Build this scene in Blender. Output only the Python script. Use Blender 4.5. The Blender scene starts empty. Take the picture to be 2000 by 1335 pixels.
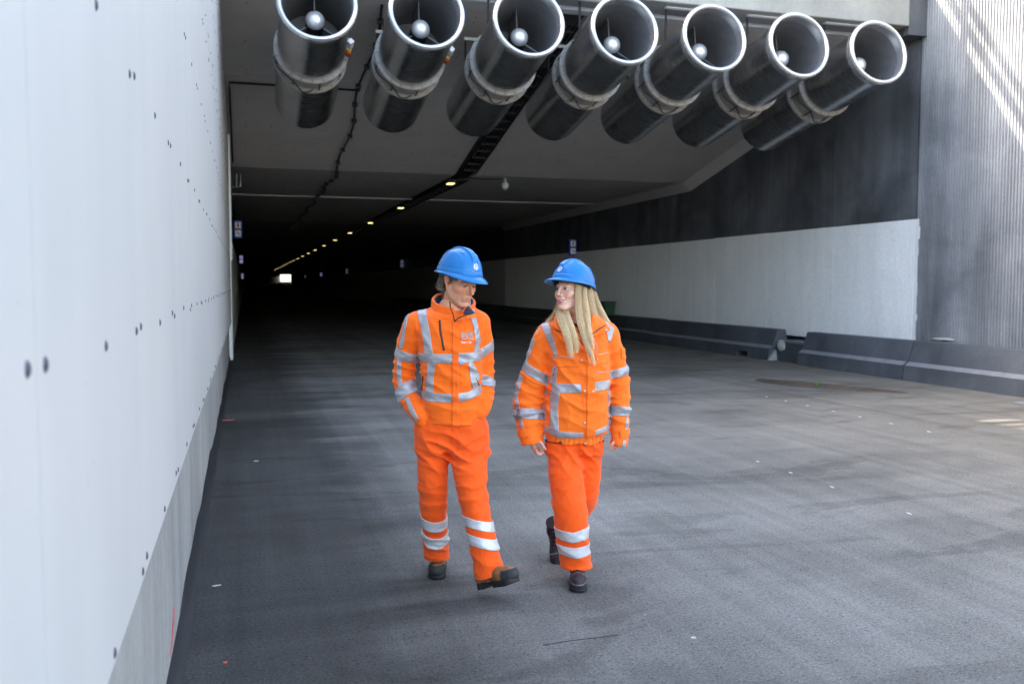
import bpy, bmesh, math, random
import numpy as np
from mathutils import Vector, Matrix
from mathutils.bvhtree import BVHTree

R = math.radians
random.seed(7); rng = np.random.default_rng(7)
sc = bpy.context.scene
COL = sc.collection

# ------------------------------------------------------------------ camera, sky, sun, exposure
F_PX, CAM_H = 1750.0, 1.62
YAW, PITCH = R(16.6073), R(3.6456)
cam = bpy.data.cameras.new("camera"); cam.sensor_width = 36; cam.lens = F_PX / 2000 * 36
cam.clip_start = 0.05; cam.clip_end = 4000
cam.dof.use_dof = True; cam.dof.focus_distance = 4.62; cam.dof.aperture_fstop = 3.4
camo = bpy.data.objects.new("camera", cam); COL.objects.link(camo)
camo.location = (0, 0, CAM_H); camo.rotation_euler = (math.pi/2 - PITCH, 0, -YAW)
sc.camera = camo

SUN_D = Vector((1.79, -1.0, -1.46)).normalized()          # direction the light travels
world = bpy.data.worlds.new("World"); sc.world = world; world.use_nodes = True
sky = world.node_tree.nodes.new("ShaderNodeTexSky"); sky.sky_type = 'NISHITA'; sky.sun_disc = False
sky.sun_elevation = math.asin(-SUN_D.z); sky.sun_rotation = math.atan2(-SUN_D.x, -SUN_D.y)
sky.air_density = 1.0; sky.dust_density = 2.5; sky.ozone_density = 1.0
bgn = world.node_tree.nodes["Background"]; bgn.inputs[1].default_value = 0.15
world.node_tree.links.new(sky.outputs[0], bgn.inputs[0])
sl = bpy.data.lights.new("sun", 'SUN'); sl.energy = 2.0; sl.angle = R(0.53); sl.color = (1.0, 0.95, 0.87)
slo = bpy.data.objects.new("sun", sl); COL.objects.link(slo)
slo.rotation_euler = SUN_D.to_track_quat('-Z', 'Y').to_euler()
vs = sc.view_settings; vs.view_transform = 'Standard'; vs.look = 'None'; vs.gamma = 1; vs.exposure = 3.3
vs.use_white_balance = True; vs.white_balance_temperature = 7700
vs.use_curve_mapping = False
sc.cycles.use_denoising = True

# ------------------------------------------------------------------ helpers
def link(o, parent=None):
    COL.objects.link(o)
    if parent is not None: o.parent = parent
    return o
def tag(o, label=None, cat=None, group=None, kind=None):
    if label: o["label"] = label
    if cat: o["category"] = cat
    if group: o["group"] = group
    if kind: o["kind"] = kind
    return o
def empty(name, loc=(0, 0, 0), rz=0.0):
    o = bpy.data.objects.new(name, None); o.empty_display_size = .1
    o.location = loc; o.rotation_euler = (0, 0, rz); return link(o)
def raw_mesh(name, V, Fq, mats=(), smooth=False, col=None, midx=None):
    V = np.asarray(V, 'f4'); me = bpy.data.meshes.new(name)
    if isinstance(Fq, np.ndarray) and Fq.ndim == 2:
        n, k = Fq.shape
        me.vertices.add(len(V)); me.vertices.foreach_set("co", V.ravel())
        me.loops.add(n*k); me.loops.foreach_set("vertex_index", Fq.astype('i4').ravel())
        me.polygons.add(n); me.polygons.foreach_set("loop_start", np.arange(0, n*k, k, dtype='i4'))
        me.update(calc_edges=True); me.validate()
    else:
        me.from_pydata([tuple(map(float, v)) for v in V], [], [tuple(int(i) for i in f) for f in Fq]); me.update()
    for m in mats: me.materials.append(m)
    if midx is not None: me.polygons.foreach_set("material_index", np.asarray(midx, 'i4'))
    if smooth: me.polygons.foreach_set("use_smooth", np.ones(len(me.polygons), bool))
    if col is not None:
        a = me.color_attributes.new("col", 'FLOAT_COLOR', 'POINT')
        c = np.ones((len(V), 4), 'f4'); c[:, :3] = col; a.data.foreach_set("color", c.ravel())
    me.update()
    return me
def add_obj(name, me, parent=None):
    return link(bpy.data.objects.new(name, me), parent)

class MB:
    """collects simple shapes, builds ONE mesh"""
    def __init__(s): s.v = []; s.f = []; s.m = []; s.mi = 0
    def add(s, V, Fs):
        n = len(s.v); s.v += [tuple(v) for v in V]; s.f += [tuple(i+n for i in f) for f in Fs]; s.m += [s.mi]*len(Fs)
    def box(s, x0, x1, y0, y1, z0, z1, bevel=0):
        if bevel:
            bm = bmesh.new(); bmesh.ops.create_cube(bm, size=1)
            for v in bm.verts: v.co = Vector(((x0+x1)/2+v.co.x*(x1-x0), (y0+y1)/2+v.co.y*(y1-y0), (z0+z1)/2+v.co.z*(z1-z0)))
            bmesh.ops.bevel(bm, geom=bm.edges[:], offset=bevel, segments=1, affect='EDGES')
            bm.verts.index_update(); s.add([v.co[:] for v in bm.verts], [[v.index for v in f.verts] for f in bm.faces]); bm.free(); return
        V = [(x0,y0,z0),(x1,y0,z0),(x1,y1,z0),(x0,y1,z0),(x0,y0,z1),(x1,y0,z1),(x1,y1,z1),(x0,y1,z1)]
        s.add(V, [(0,3,2,1),(4,5,6,7),(0,1,5,4),(1,2,6,5),(2,3,7,6),(3,0,4,7)])
    def tube(s, pts, r, n=8, cap=True):
        pts = [Vector(p) for p in pts]; rr = r if hasattr(r, '__len__') else [r]*len(pts)
        V = []; Fs = []; prev = None
        for i, p in enumerate(pts):
            t = (pts[min(i+1, len(pts)-1)] - pts[max(i-1, 0)]).normalized()
            if prev is None:
                a = Vector((0, 0, 1)) if abs(t.z) < .9 else Vector((1, 0, 0)); prev = t.cross(a).normalized()
            prev = (prev - t*prev.dot(t)).normalized(); b = t.cross(prev)
            for k in range(n):
                an = 2*math.pi*k/n; V.append(p + (prev*math.cos(an) + b*math.sin(an))*rr[i])
        for i in range(len(pts)-1):
            for k in range(n):
                k2 = (k+1) % n; Fs.append((i*n+k, i*n+k2, (i+1)*n+k2, (i+1)*n+k))
        if cap: Fs.append(tuple(range(n))[::-1]); Fs.append(tuple((len(pts)-1)*n+k for k in range(n)))
        s.add(V, Fs)
    def lathe(s, prof, n, o=(0,0,0), axis=(0,0,1), closed=False):
        """prof: list of (dist along axis, radius)"""
        ax = Vector(axis).normalized(); a = Vector((0,0,1)) if abs(ax.z) < .9 else Vector((1,0,0))
        e1 = ax.cross(a).normalized(); e2 = ax.cross(e1); o = Vector(o); V = []; Fs = []
        for (t, r) in prof:
            for k in range(n):
                an = 2*math.pi*k/n; V.append(o + ax*t + (e1*math.cos(an)+e2*math.sin(an))*max(r, 1e-4))
        m = len(prof)
        for i in range(m if closed else m-1):
            j = (i+1) % m
            for k in range(n):
                k2 = (k+1) % n; Fs.append((i*n+k, j*n+k, j*n+k2, i*n+k2))
        s.add(V, Fs)
    def prism(s, poly, axis, t0, t1):
        """poly in the plane: axis 'y' -> (x,z), 'x' -> (y,z), 'z' -> (x,y)"""
        def P(a, b, t): return {'y': (a, t, b), 'x': (t, a, b), 'z': (a, b, t)}[axis]
        n = len(poly); V = [P(a, b, t0) for a, b in poly] + [P(a, b, t1) for a, b in poly]
        Fs = [tuple(range(n)), tuple(range(n, 2*n))[::-1]] + [(i, n+i, n+(i+1) % n, (i+1) % n) for i in range(n)]
        s.add(V, Fs)
    def build(s, name, mats, parent=None, smooth=False, autosmooth=None):
        if not isinstance(mats, (list, tuple)): mats = [mats]
        me = raw_mesh(name, s.v, s.f, mats, smooth=False, midx=s.m)
        bm = bmesh.new(); bm.from_mesh(me); bmesh.ops.recalc_face_normals(bm, faces=bm.faces[:]); 
        if autosmooth:
            for f in bm.faces: f.smooth = True
            for e in bm.edges:
                if len(e.link_faces) == 2 and e.calc_face_angle(0) > R(autosmooth): e.smooth = False
        elif smooth:
            for f in bm.faces: f.smooth = True
        bm.to_mesh(me); bm.free()
        return add_obj(name, me, parent)

# ------------------------------------------------------------------ materials
def new_mat(name):
    m = bpy.data.materials.new(name); m.use_nodes = True
    nt = m.node_tree; b = nt.nodes["Principled BSDF"]; return m, nt, b
def nd(nt, t, **kw):
    n = nt.nodes.new(t)
    for k, v in kw.items(): setattr(n, k, v)
    return n
def coords(nt, scale=(1,1,1), kind='Object', rot=(0,0,0)):
    tc = nd(nt, "ShaderNodeTexCoord"); mp = nd(nt, "ShaderNodeMapping")
    mp.inputs['Scale'].default_value = scale; mp.inputs['Rotation'].default_value = rot
    nt.links.new(tc.outputs[kind], mp.inputs[0]); return mp.outputs[0]
def noise(nt, vec, scale, detail=4, rough=.55, dist=0):
    n = nd(nt, "ShaderNodeTexNoise"); n.inputs['Scale'].default_value = scale; n.inputs['Detail'].default_value = detail
    n.inputs['Roughness'].default_value = rough; n.inputs['Distortion'].default_value = dist
    nt.links.new(vec, n.inputs['Vector']); return n.outputs['Fac']
def ramp(nt, fac, stops):
    r = nd(nt, "ShaderNodeValToRGB"); cr = r.color_ramp
    while len(cr.elements) < len(stops): cr.elements.new(.5)
    for e, (p, c) in zip(cr.elements, stops):
        e.position = p; e.color = (c[0], c[1], c[2], 1) if hasattr(c, '__len__') else (c, c, c, 1)
    nt.links.new(fac, r.inputs[0]); return r.outputs[0]
def mix(nt, fac, a, b, mode='MIX'):
    m = nd(nt, "ShaderNodeMix", data_type='RGBA', blend_type=mode)
    for sock, v in ((m.inputs[0], fac), (m.inputs[6], a), (m.inputs[7], b)):
        if isinstance(v, bpy.types.NodeSocket): nt.links.new(v, sock)
        elif hasattr(v, '__len__'): sock.default_value = (v[0], v[1], v[2], 1)
        else: sock.default_value = v
    return m.outputs[2]
def mth(nt, op, a, b=0.0, clamp=False):
    m = nd(nt, "ShaderNodeMath", operation=op, use_clamp=clamp)
    for sock, v in ((m.inputs[0], a), (m.inputs[1], b)):
        if isinstance(v, bpy.types.NodeSocket): nt.links.new(v, sock)
        else: sock.default_value = v
    return m.outputs[0]
def bump(nt, b, h, strength=.3, dist=.01):
    n = nd(nt, "ShaderNodeBump"); n.inputs['Strength'].default_value = strength; n.inputs['Distance'].default_value = dist
    nt.links.new(h, n.inputs['Height']); nt.links.new(n.outputs[0], b.inputs['Normal']); return n
def setb(b, rough=.6, metal=0, spec=.5, color=None, **kw):
    b.inputs['Roughness'].default_value = rough; b.inputs['Metallic'].default_value = metal
    b.inputs['Specular IOR Level'].default_value = spec
    if color is not None: b.inputs['Base Color'].default_value = (*color, 1)
    for k, v in kw.items(): b.inputs[k].default_value = v
def simple(name, color, rough=.5, metal=0, var=.12, nscale=8, bumps=.0, spec=.5, bscale=60, kind='Object'):
    m, nt, b = new_mat(name); setb(b, rough, metal, spec)
    v = coords(nt, kind=kind); n = noise(nt, v, nscale, 5)
    c = ramp(nt, n, [(.25, [x*(1-var) for x in color]), (.75, [min(1, x*(1+var)) for x in color])])
    nt.links.new(c, b.inputs['Base Color'])
    if bumps: bump(nt, b, noise(nt, v, bscale, 3), bumps, .004)
    return m
M = {}
def make_materials():
    # asphalt
    m, nt, b = new_mat("asphalt"); setb(b, .9, 0, .15)
    g = coords(nt, (1,1,1)); sep = nd(nt, "ShaderNodeSeparateXYZ"); nt.links.new(g, sep.inputs[0])
    fine = noise(nt, g, 75, 3, .7)
    fine2 = noise(nt, g, 190, 2, .6)
    str1 = noise(nt, coords(nt, (.16, .60, 1), rot=(0, 0, R(-12))), 1.0, 6, .60, 1.6)
    str2 = noise(nt, coords(nt, (.35, 1.1, 1), rot=(0, 0, R(10))), 1.1, 7, .66, 2.0)
    lng = noise(nt, coords(nt, (2.4, .10, 1), rot=(0, 0, R(4))), 1.0, 5, .6, .3)
    patch = noise(nt, g, .55, 6, .62, .6)
    lng2 = noise(nt, coords(nt, (8.5, .16, 1), rot=(0, 0, R(-7))), 1.0, 4, .6, .25)
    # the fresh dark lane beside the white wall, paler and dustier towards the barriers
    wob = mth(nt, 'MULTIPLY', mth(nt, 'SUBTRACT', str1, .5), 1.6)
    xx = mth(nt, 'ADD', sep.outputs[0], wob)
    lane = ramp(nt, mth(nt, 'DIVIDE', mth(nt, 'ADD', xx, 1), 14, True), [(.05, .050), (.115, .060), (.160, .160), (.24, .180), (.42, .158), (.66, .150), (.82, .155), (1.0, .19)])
    dust = ramp(nt, mth(nt, 'ADD', mth(nt, 'MULTIPLY', str1, .55), mth(nt, 'MULTIPLY', str2, .45)), [(.38, .84), (.50, 1.0), (.62, 1.12)])
    c = mix(nt, 1.0, lane, dust, 'MULTIPLY')
    c = mix(nt, .25, c, ramp(nt, lng, [(.38, .62), (.5, .98), (.66, 1.35)]), 'MULTIPLY')
    c = mix(nt, .32, c, ramp(nt, lng2, [(.36, .78), (.5, .98), (.66, 1.28)]), 'MULTIPLY')
    c = mix(nt, .8, c, ramp(nt, patch, [(.33, .75), (.62, 1.18)]), 'MULTIPLY')
    c = mix(nt, .9, c, ramp(nt, fine, [(.30, .42), (.46, .92), (.60, 1.08), (.75, 1.7)]), 'MULTIPLY')
    c = mix(nt, .7, c, ramp(nt, fine2, [(.32, .55), (.5, 1.0), (.68, 1.45)]), 'MULTIPLY')
    c = mix(nt, .85, c, ramp(nt, noise(nt, g, 42, 4, .75), [(.34, .35), (.42, .95), (.60, 1.05), (.72, 1.45)]), 'MULTIPLY')
    wet = noise(nt, coords(nt, (.42, 1.25, 1), rot=(0, 0, R(-14))), .95, 8, .60, .9)
    c = mix(nt, 1.0, c, ramp(nt, wet, [(.545, 1.0), (.585, .80), (.72, .72)]), 'MULTIPLY')
    warm = ramp(nt, mth(nt, 'DIVIDE', mth(nt, 'ADD', xx, 0), 11, True), [(.1, (1.03, 1.0, .95)), (.8, (1.05, 1.0, .91)), (.97, (1.08, 1.0, .87))])
    c = mix(nt, 1.0, c, warm, 'MULTIPLY')
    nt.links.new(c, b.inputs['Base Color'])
    bump(nt, b, fine, .55, .006)
    M['asphalt'] = m
    # white cement boards
    m, nt, b = new_mat("white_board"); setb(b, .45, 0, .4)
    v = coords(nt, (1, 1, 1)); st = noise(nt, coords(nt, (1, 3, .35)), 1.2, 5); fn = noise(nt, v, 3, 6)
    sp = noise(nt, v, 33, 2, .5)
    c = ramp(nt, st, [(.3, (.545, .545, .545)), (.7, (.575, .575, .57))])
    c = mix(nt, .5, c, ramp(nt, fn, [(.35, .95), (.6, 1.0)]), 'MULTIPLY')
    c = mix(nt, 1.0, c, ramp(nt, sp, [(.22, .78), (.27, 1.0)]), 'MULTIPLY')
    nt.links.new(c, b.inputs['Base Color']); bump(nt, b, fn, .06, .01); M['board'] = m
    # concretes
    def conc(name, lo, hi, streak=.5, rough=.85, pit=.35, spec=.3, sscale=(1, 2.6, .22)):
        m, nt, b = new_mat(name); setb(b, rough, 0, spec)
        v = coords(nt); big = noise(nt, v, .9, 7, .6, .4); st = noise(nt, coords(nt, sscale), 1.6, 6, .6, .2)
        fn = noise(nt, v, 26, 5, .6)
        c = ramp(nt, big, [(.28, lo), (.72, hi)])
        c = mix(nt, streak, c, ramp(nt, st, [(.30, .55), (.5, 1.0), (.70, 1.35)]), 'MULTIPLY')
        c = mix(nt, .6, c, ramp(nt, fn, [(.3, .85), (.7, 1.12)]), 'MULTIPLY')
        nt.links.new(c, b.inputs['Base Color']); bump(nt, b, fn, pit, .006); M[name] = m; return m
    conc('plinth', (.27, .275, .275), (.37, .37, .36), .35)
    conc('beam', (.25, .25, .24), (.34, .34, .32), .3)
    conc('soffit', (.30, .29, .28), (.36, .35, .34), .2)
    conc('ceiling', (.52, .49, .475), (.59, .56, .545), .12)
    conc('ribbed', (.155, .165, .185), (.30, .312, .33), .6, .75, .2, .35, (1, 1.6, .14))
    conc('ribdark', (.028, .031, .037), (.115, .123, .138), .85, .45, .2, .45, (1, 1.4, .16))
    conc('ribwhite', (.78, .79, .79), (.84, .85, .85), .12, .5, .1, .4)
    conc('barrier', (.050, .056, .066), (.100, .112, .130), .45, .6, .3, .4, (1, 1, 1))
    conc('barrier_edge', (.15, .16, .175), (.22, .23, .245), .3)
    conc('rubble', (.28, .29, .29), (.42, .42, .41), .3)
    conc('dirt', (.035, .027, .020), (.12, .095, .075), .7)
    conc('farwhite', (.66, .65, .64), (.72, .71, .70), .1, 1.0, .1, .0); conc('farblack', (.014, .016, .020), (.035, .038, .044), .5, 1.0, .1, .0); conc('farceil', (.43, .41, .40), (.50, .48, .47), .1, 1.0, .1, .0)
    conc('bounce_sand', (.42, .40, .36), (.52, .49, .44), .2)  # unseen open ground, made pale to bounce light onto people and walls
    conc('earth', (.10, .12, .06), (.16, .17, .09), .3)
    M['bitumen'] = simple("bitumen", (.012, .012, .013), .55, bumps=.4)
    M['screw'] = simple("screw_steel", (.085, .085, .12), .5, .3)
    M['trim'] = simple("white_trim", (.80, .82, .83), .4, var=.03)
    # brushed steel
    m, nt, b = new_mat("brushed_steel"); setb(b, .34, 1.0)
    v = coords(nt, (1, 60, 1)); n = noise(nt, v, 5, 4, .6); v2 = coords(nt); n2 = noise(nt, v2, 3, 5)
    c = ramp(nt, n2, [(.3, (.44, .445, .455)), (.7, (.56, .565, .575))]); nt.links.new(c, b.inputs['Base Color'])
    nt.links.new(ramp(nt, n, [(.3, .20), (.7, .32)]), b.inputs['Roughness'])
    bump(nt, b, n, .03, .001); M['steel'] = m
    M['rim'] = simple("bright_spun_rim", (.58, .60, .63), .25, .75, var=.03)
    M['hub'] = simple("hub_metal", (.70, .72, .75), .35, .6, var=.06)
    M['duct_in'] = simple("duct_inside", (.17, .175, .19), .5, .3, var=.15)
    M['flange'] = simple("flange_steel", (.33, .315, .30), .5, .35, var=.12)
    M['blackrub'] = simple("black_rubber", (.012, .012, .014), .5)
    M['red'] = simple("red_plastic", (.55, .03, .015), .4)
    M['yellow'] = simple("yellow_plastic", (.75, .45, .04), .4)
    M['whitep'] = simple("white_plastic", (.75, .76, .78), .35, var=.04)
    M['galv'] = simple("galvanised", (.36, .37, .38), .45, .7)
    M['darkmetal'] = simple("dark_metal", (.012, .013, .015), .5, .4)
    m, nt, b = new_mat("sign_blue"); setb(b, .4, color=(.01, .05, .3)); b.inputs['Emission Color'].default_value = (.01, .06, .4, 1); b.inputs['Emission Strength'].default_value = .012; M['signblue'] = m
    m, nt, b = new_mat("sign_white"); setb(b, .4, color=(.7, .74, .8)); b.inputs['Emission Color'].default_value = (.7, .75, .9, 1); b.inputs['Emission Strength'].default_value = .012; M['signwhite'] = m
    M['signgreen'] = simple("sign_green", (.02, .30, .10), .4, var=.05)
    M['signred'] = simple("sign_red", (.55, .07, .05), .4, var=.05)
    M['green'] = simple("green_plastic", (.015, .075, .035), .5)
    M['spray'] = simple("pink_spray_paint", (.95, .10, .14), .6, var=.25, nscale=30)
    M['chipw'] = simple("white_marking", (.42, .43, .44), .6, var=.1)
    M['chipr'] = simple("red_marking", (.62, .09, .05), .6, var=.2)
    M['leaf'] = simple("weed_leaf", (.06, .20, .02), .5)
    m, nt, b = new_mat("lamp_glow"); setb(b, .4, color=(.9, .85, .6)); b.inputs['Emission Color'].default_value = (1.0, .86, .42, 1)
    b.inputs['Emission Strength'].default_value = .32; M['glow'] = m
    m, nt, b = new_mat("lit_sign"); setb(b, .4, color=(.5, .55, .9)); b.inputs['Emission Color'].default_value = (.5, .55, 1, 1)
    b.inputs['Emission Strength'].default_value = .05; M['litsign'] = m
    # fabrics
    def fabric(name, color, rough=.75, weave=900, fold=.35, sheen=.25, dirt=.0):
        m, nt, b = new_mat(name); setb(b, rough, 0, .25)
        b.inputs['Sheen Weight'].default_value = sheen; b.inputs['Sheen Roughness'].default_value = .5
        b.inputs['Sheen Tint'].default_value = (1, .8, .6, 1)
        v = coords(nt); n = noise(nt, v, 5, 4); f = noise(nt, coords(nt, (1, 1, .55)), 22, 5, .55, 1.2); w = noise(nt, v, weave, 1)
        c = ramp(nt, n, [(.3, [x*.95 for x in color]), (.7, [min(1, x*1.04) for x in color])])
        if dirt:
            c = mix(nt, 1.0, c, ramp(nt, noise(nt, v, 9, 5, .7), [(.24, (1-dirt, .8*(1-dirt)+.1, 1)), (.34, (1, 1, 1))]), 'MULTIPLY')
        nt.links.new(c, b.inputs['Base Color'])
        h = mth(nt, 'ADD', mth(nt, 'MULTIPLY', f, 1.0), mth(nt, 'MULTIPLY', w, .05))
        bump(nt, b, h, fold, .012); M[name] = m; return m
    fabric('hivis', (1.0, .140, .008)); fabric('hivis_pants', (1.0, .098, .008), fold=.4, dirt=.25)
    fabric('hivis_w', (1.0, .165, .014)); fabric('hivis_flap', (1.0, .135, .010))
    fabric('navy', (.016, .028, .062), sheen=.05); fabric('blackcloth', (.008, .008, .010), sheen=.05)
    fabric('shirt', (.38, .50, .72), sheen=0)
    m, nt, b = new_mat("reflective_tape"); setb(b, .42, .25, .6)
    v = coords(nt); n = noise(nt, v, 14, 5, .6, .8); c = ramp(nt, n, [(.3, (.30, .295, .325)), (.7, (.40, .395, .425))])
    nt.links.new(c, b.inputs['Base Color']); bump(nt, b, n, .3, .01); M['tape'] = m
    m, nt, b = new_mat("reflective_tape_bright"); setb(b, .42, .1, .6)
    v = coords(nt); n = noise(nt, v, 14, 5, .6, .8); c = ramp(nt, n, [(.3, (.50, .51, .55)), (.7, (.62, .63, .66))])
    nt.links.new(c, b.inputs['Base Color']); bump(nt, b, n, .3, .01); M['tape2'] = m
    m, nt, b = new_mat("blue_hard_hat"); setb(b, .14, 0, .28)
    v = coords(nt); n = noise(nt, v, 9, 4); nt.links.new(ramp(nt, n, [(.3, (.0, .150, .42)), (.7, (.0, .168, .47))]), b.inputs['Base Color'])
    nt.links.new(ramp(nt, noise(nt, v, 40, 4), [(.4, .14), (.7, .24)]), b.inputs['Roughness']); M['hat'] = m
    # skin / hair / boots take their own colours from an attribute
    def attr_mat(name, rough, spec=.4, bscale=0, bstr=.1, sss=0, aniso=0):
        m, nt, b = new_mat(name); setb(b, rough, 0, spec)
        a = nd(nt, "ShaderNodeAttribute", attribute_name="col"); v = coords(nt); n = noise(nt, v, 60, 4, .6)
        c = mix(nt, 1.0, a.outputs['Color'], ramp(nt, n, [(.3, .93), (.7, 1.06)]), 'MULTIPLY'); nt.links.new(c, b.inputs['Base Color'])
        if bscale: bump(nt, b, noise(nt, v, bscale, 4), bstr, .002)
        if sss:
            b.inputs['Subsurface Weight'].default_value = sss; b.inputs['Subsurface Radius'].default_value = (.010, .004, .002); b.inputs['Subsurface Scale'].default_value = 1.0
        M[name] = m
    attr_mat('skin', .5, .35, 160, .25, .12); attr_mat('hair', .6, .2); attr_mat('boot', .6, .35, 90, .5)
    M['eyewhite'] = simple("eye_white", (.42, .40, .385), .2, var=.03)
    M['iris'] = simple("iris", (.05, .07, .09), .15, var=.2)
    M['pupil'] = simple("pupil", (.004, .004, .004), .1, var=.02)
    M['teeth'] = simple("teeth", (.80, .77, .70), .25, var=.03)
    M['sole'] = simple("boot_sole", (.014, .015, .018), .65, bumps=.4, var=.4)
    M['lace'] = simple("burgundy_lace", (.07, .008, .02), .6)
    M['greythread'] = simple("grey_piping", (.45, .40, .40), .5)
    M['teal'] = simple("teal_print", (.10, .42, .50), .6, var=.03); M['whiteprint'] = simple("white_print", (.85, .80, .80), .6, var=.02)
    M['pinkprint'] = simple("faded_print", (.80, .38, .38), .6, var=.02)
    M['emblem'] = simple("white_emblem", (.85, .87, .90), .4, var=.02)
    M['liner'] = simple("black_liner", (.010, .010, .012), .6)
    M['snap'] = simple("snap_metal", (.5, .5, .52), .3, .8)
make_materials()

# ================================================================== THE PLACE
XL, XPL = -0.33, -0.28          # plinth face, panel face
XR, YP = 11.59, 13.3            # right wall, portal front
YC = 22.0                       # where the ceiling levels off
def ceil_z(y):
    pts = [(14.35, 6.12), (22.0, 4.36), (40, 4.32), (5000, 4.32)]
    return float(np.interp(y, [p[0] for p in pts], [p[1] for p in pts]))
def path(y):
    if y < 200: return 0.0, 0.0
    return (y-200)**2/3250.0, 3.0*((y-200)/230.0)**2
TEND = 432

# ---- ground / road
b_ = MB(); b_.box(-1500, 1500, -1500, 1500, -.6, -.02); tag(b_.build("ground", M['bounce_sand']), kind="structure")
def sheet(name, mat, y0, y1, x0, x1, zoff=0.0, step=8, thick=.3):
    ys = [y0]; 
    while ys[-1] < y1-1e-6: ys.append(min(y1, ys[-1]+step))
    V = []; Fs = []
    for y in ys:
        dx, dz = path(y)
        V += [(x0+dx, y, dz+zoff), (x1+dx, y, dz+zoff), (x1+dx, y, dz+zoff-thick), (x0+dx, y, dz+zoff-thick)]
    for i in range(len(ys)-1):
        for k in range(4): Fs.append((i*4+k, i*4+(k+1) % 4, i*4+4+(k+1) % 4, i*4+4+k))
    m = MB(); m.add(V, Fs); return m
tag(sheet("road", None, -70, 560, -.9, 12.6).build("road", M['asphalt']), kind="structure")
# embankments on both sides of the trench and above the tunnel
e = MB(); e.box(-160, -1.5, -1.6, 13.3, -.5, 6.95); e.box(-160, -1.5, 13.31, 60, -.5, 6.95); e.box(-160, -1.5, 60.01, 455, -.5, 9.0); e.box(12.75, 190, -1.6, 200, -.5, 9.0); e.box(19.5, 190, 200, 340, -.5, 9.0)
e.box(35, 190, 340, 455, -.5, 9); tag(e.build("embankment", M['earth']), kind="structure")

# ---- left white panel wall
lw = tag(empty("white_panel_wall", (XL, 8, 0)), "tall white board wall with dark screws and grey concrete foot at the left edge", "wall")
def child_box(name, mat, parent, x0, x1, y0, y1, z0, z1, bevel=0):
    m = MB(); m.box(x0, x1, y0, y1, z0, z1, bevel); o = m.build(name, mat, parent)
    o.matrix_parent_inverse = parent.matrix_basis.inverted(); return o
child_box("wall_core", M['plinth'], lw, -1.45, -.345, -1.6, 13.3, .0, 7.03)
child_box("wall_core", M['plinth'], lw, -1.45, -.345, 13.31, 20.2, .0, 6.98)
# concrete foot with an uneven lower edge
pm = MB()
for i in range(9):
    y0 = -1.6 + i*2.7; y1 = min(y0+2.694, 20.2)
    pm.box(-.345, XL, y0, y1, .0, .812)
o = pm.build("concrete_foot", M['plinth'], lw); o.matrix_parent_inverse = lw.matrix_basis.inverted()
child_box("board_front", M['board'], lw, -.345, XPL, -1.6, -1.15, .816, 7.05)
# boards 1.25 m wide, three rows, 4 mm joints; screws on them
rows = [(.815, 3.82, [.85, 1.50, 2.18, 2.945, 3.70]), (3.824, 6.83, [3.93, 4.62, 5.33, 6.06, 6.76]), (6.834, 8.4, [6.92, 7.6])]
jm = {}
sm = MB(); sm.lathe([(0, .0125), (.0015, .0125), (.002, .0085), (.004, .0075), (.0045, .0)], 8, (0, 0, 0), (1, 0, 0))
screw_me = sm.build("screw", M['screw'], None); screw_mesh = screw_me.data; bpy.data.objects.remove(screw_me)
scr = []
EDGE = 1.38
k = 0
y = EDGE - 2*1.255
panels = []
while y < 20.0:
    y1 = min(y+1.255, 20.1)
    for ri, (z0, z1, zs) in enumerate(rows):
        if ri == 2: z1 = 7.05 if y < 13.2 else 6.98
        pb = MB(); ex = rng.uniform(0, .0015); pb.box(-.345, XPL+ex, y+.0015, y1-.0015, z0, z1)
        p = pb.build("panel", M['board'], lw); p.matrix_parent_inverse = lw.matrix_basis.inverted()
        for z in zs:
            for yy in (y+.055, (y+y1)/2+.02, y1-.055):
                if yy > .6: scr.append((yy, z + rng.uniform(-.012, .012), XPL+ex, p))
    y = y1 if y1 < 20.1 else 99
def vis(s):      # seen in the photograph?
    yy, z, x, p = s
    d = yy*math.cos(YAW) + x*math.sin(YAW); py = 556 - (z-CAM_H)*1830/max(yy, .1)*.98
    return -40 < py < 1400 and yy > 1.1
scr = [s for s in scr if vis(s)]; scr.sort(key=lambda s: s[0])
near, far = scr[:298], scr[298:]
for (yy, z, x, p) in near:
    o = bpy.data.objects.new("screw", screw_mesh); link(o, p)
    o.matrix_parent_inverse = (lw.matrix_basis).inverted() @ Matrix.Identity(4)
    o.matrix_parent_inverse = Matrix.Identity(4)
    o.location = (x, yy, z); o.rotation_euler = (rng.uniform(0, 6), 0, 0)
if far:
    fm = MB()
    for (yy, z, x, p) in far: fm.lathe([(0, .0125), (.0015, .0125), (.004, .0075), (.0045, 0)], 6, (x, yy, z), (1, 0, 0))
    o = fm.build("screw_row", M['screw'], lw); o.matrix_parent_inverse = lw.matrix_basis.inverted(); o["kind"] = "stuff"
child_box("edge_trim", M['trim'], lw, -.345, -.235, 20.105, 20.2, 2.15, 4.8)
child_box("edge_trim", M['trim'], lw, -.345, -.262, 20.205, 21.4, .0, 4.42)
# pink spray mark low on the concrete foot
pts = []
sp = MB()
for i in range(7):
    t = i/6; sp.box(XL+.0005, XL+.0016, 4.24-t*.22, 4.24-t*.22-.035-.02*math.sin(i), .155-t*.10-.02, .155-t*.10+.015)
o = sp.build("spray_mark", M['spray'], lw); o.matrix_parent_inverse = lw.matrix_basis.inverted()
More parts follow.
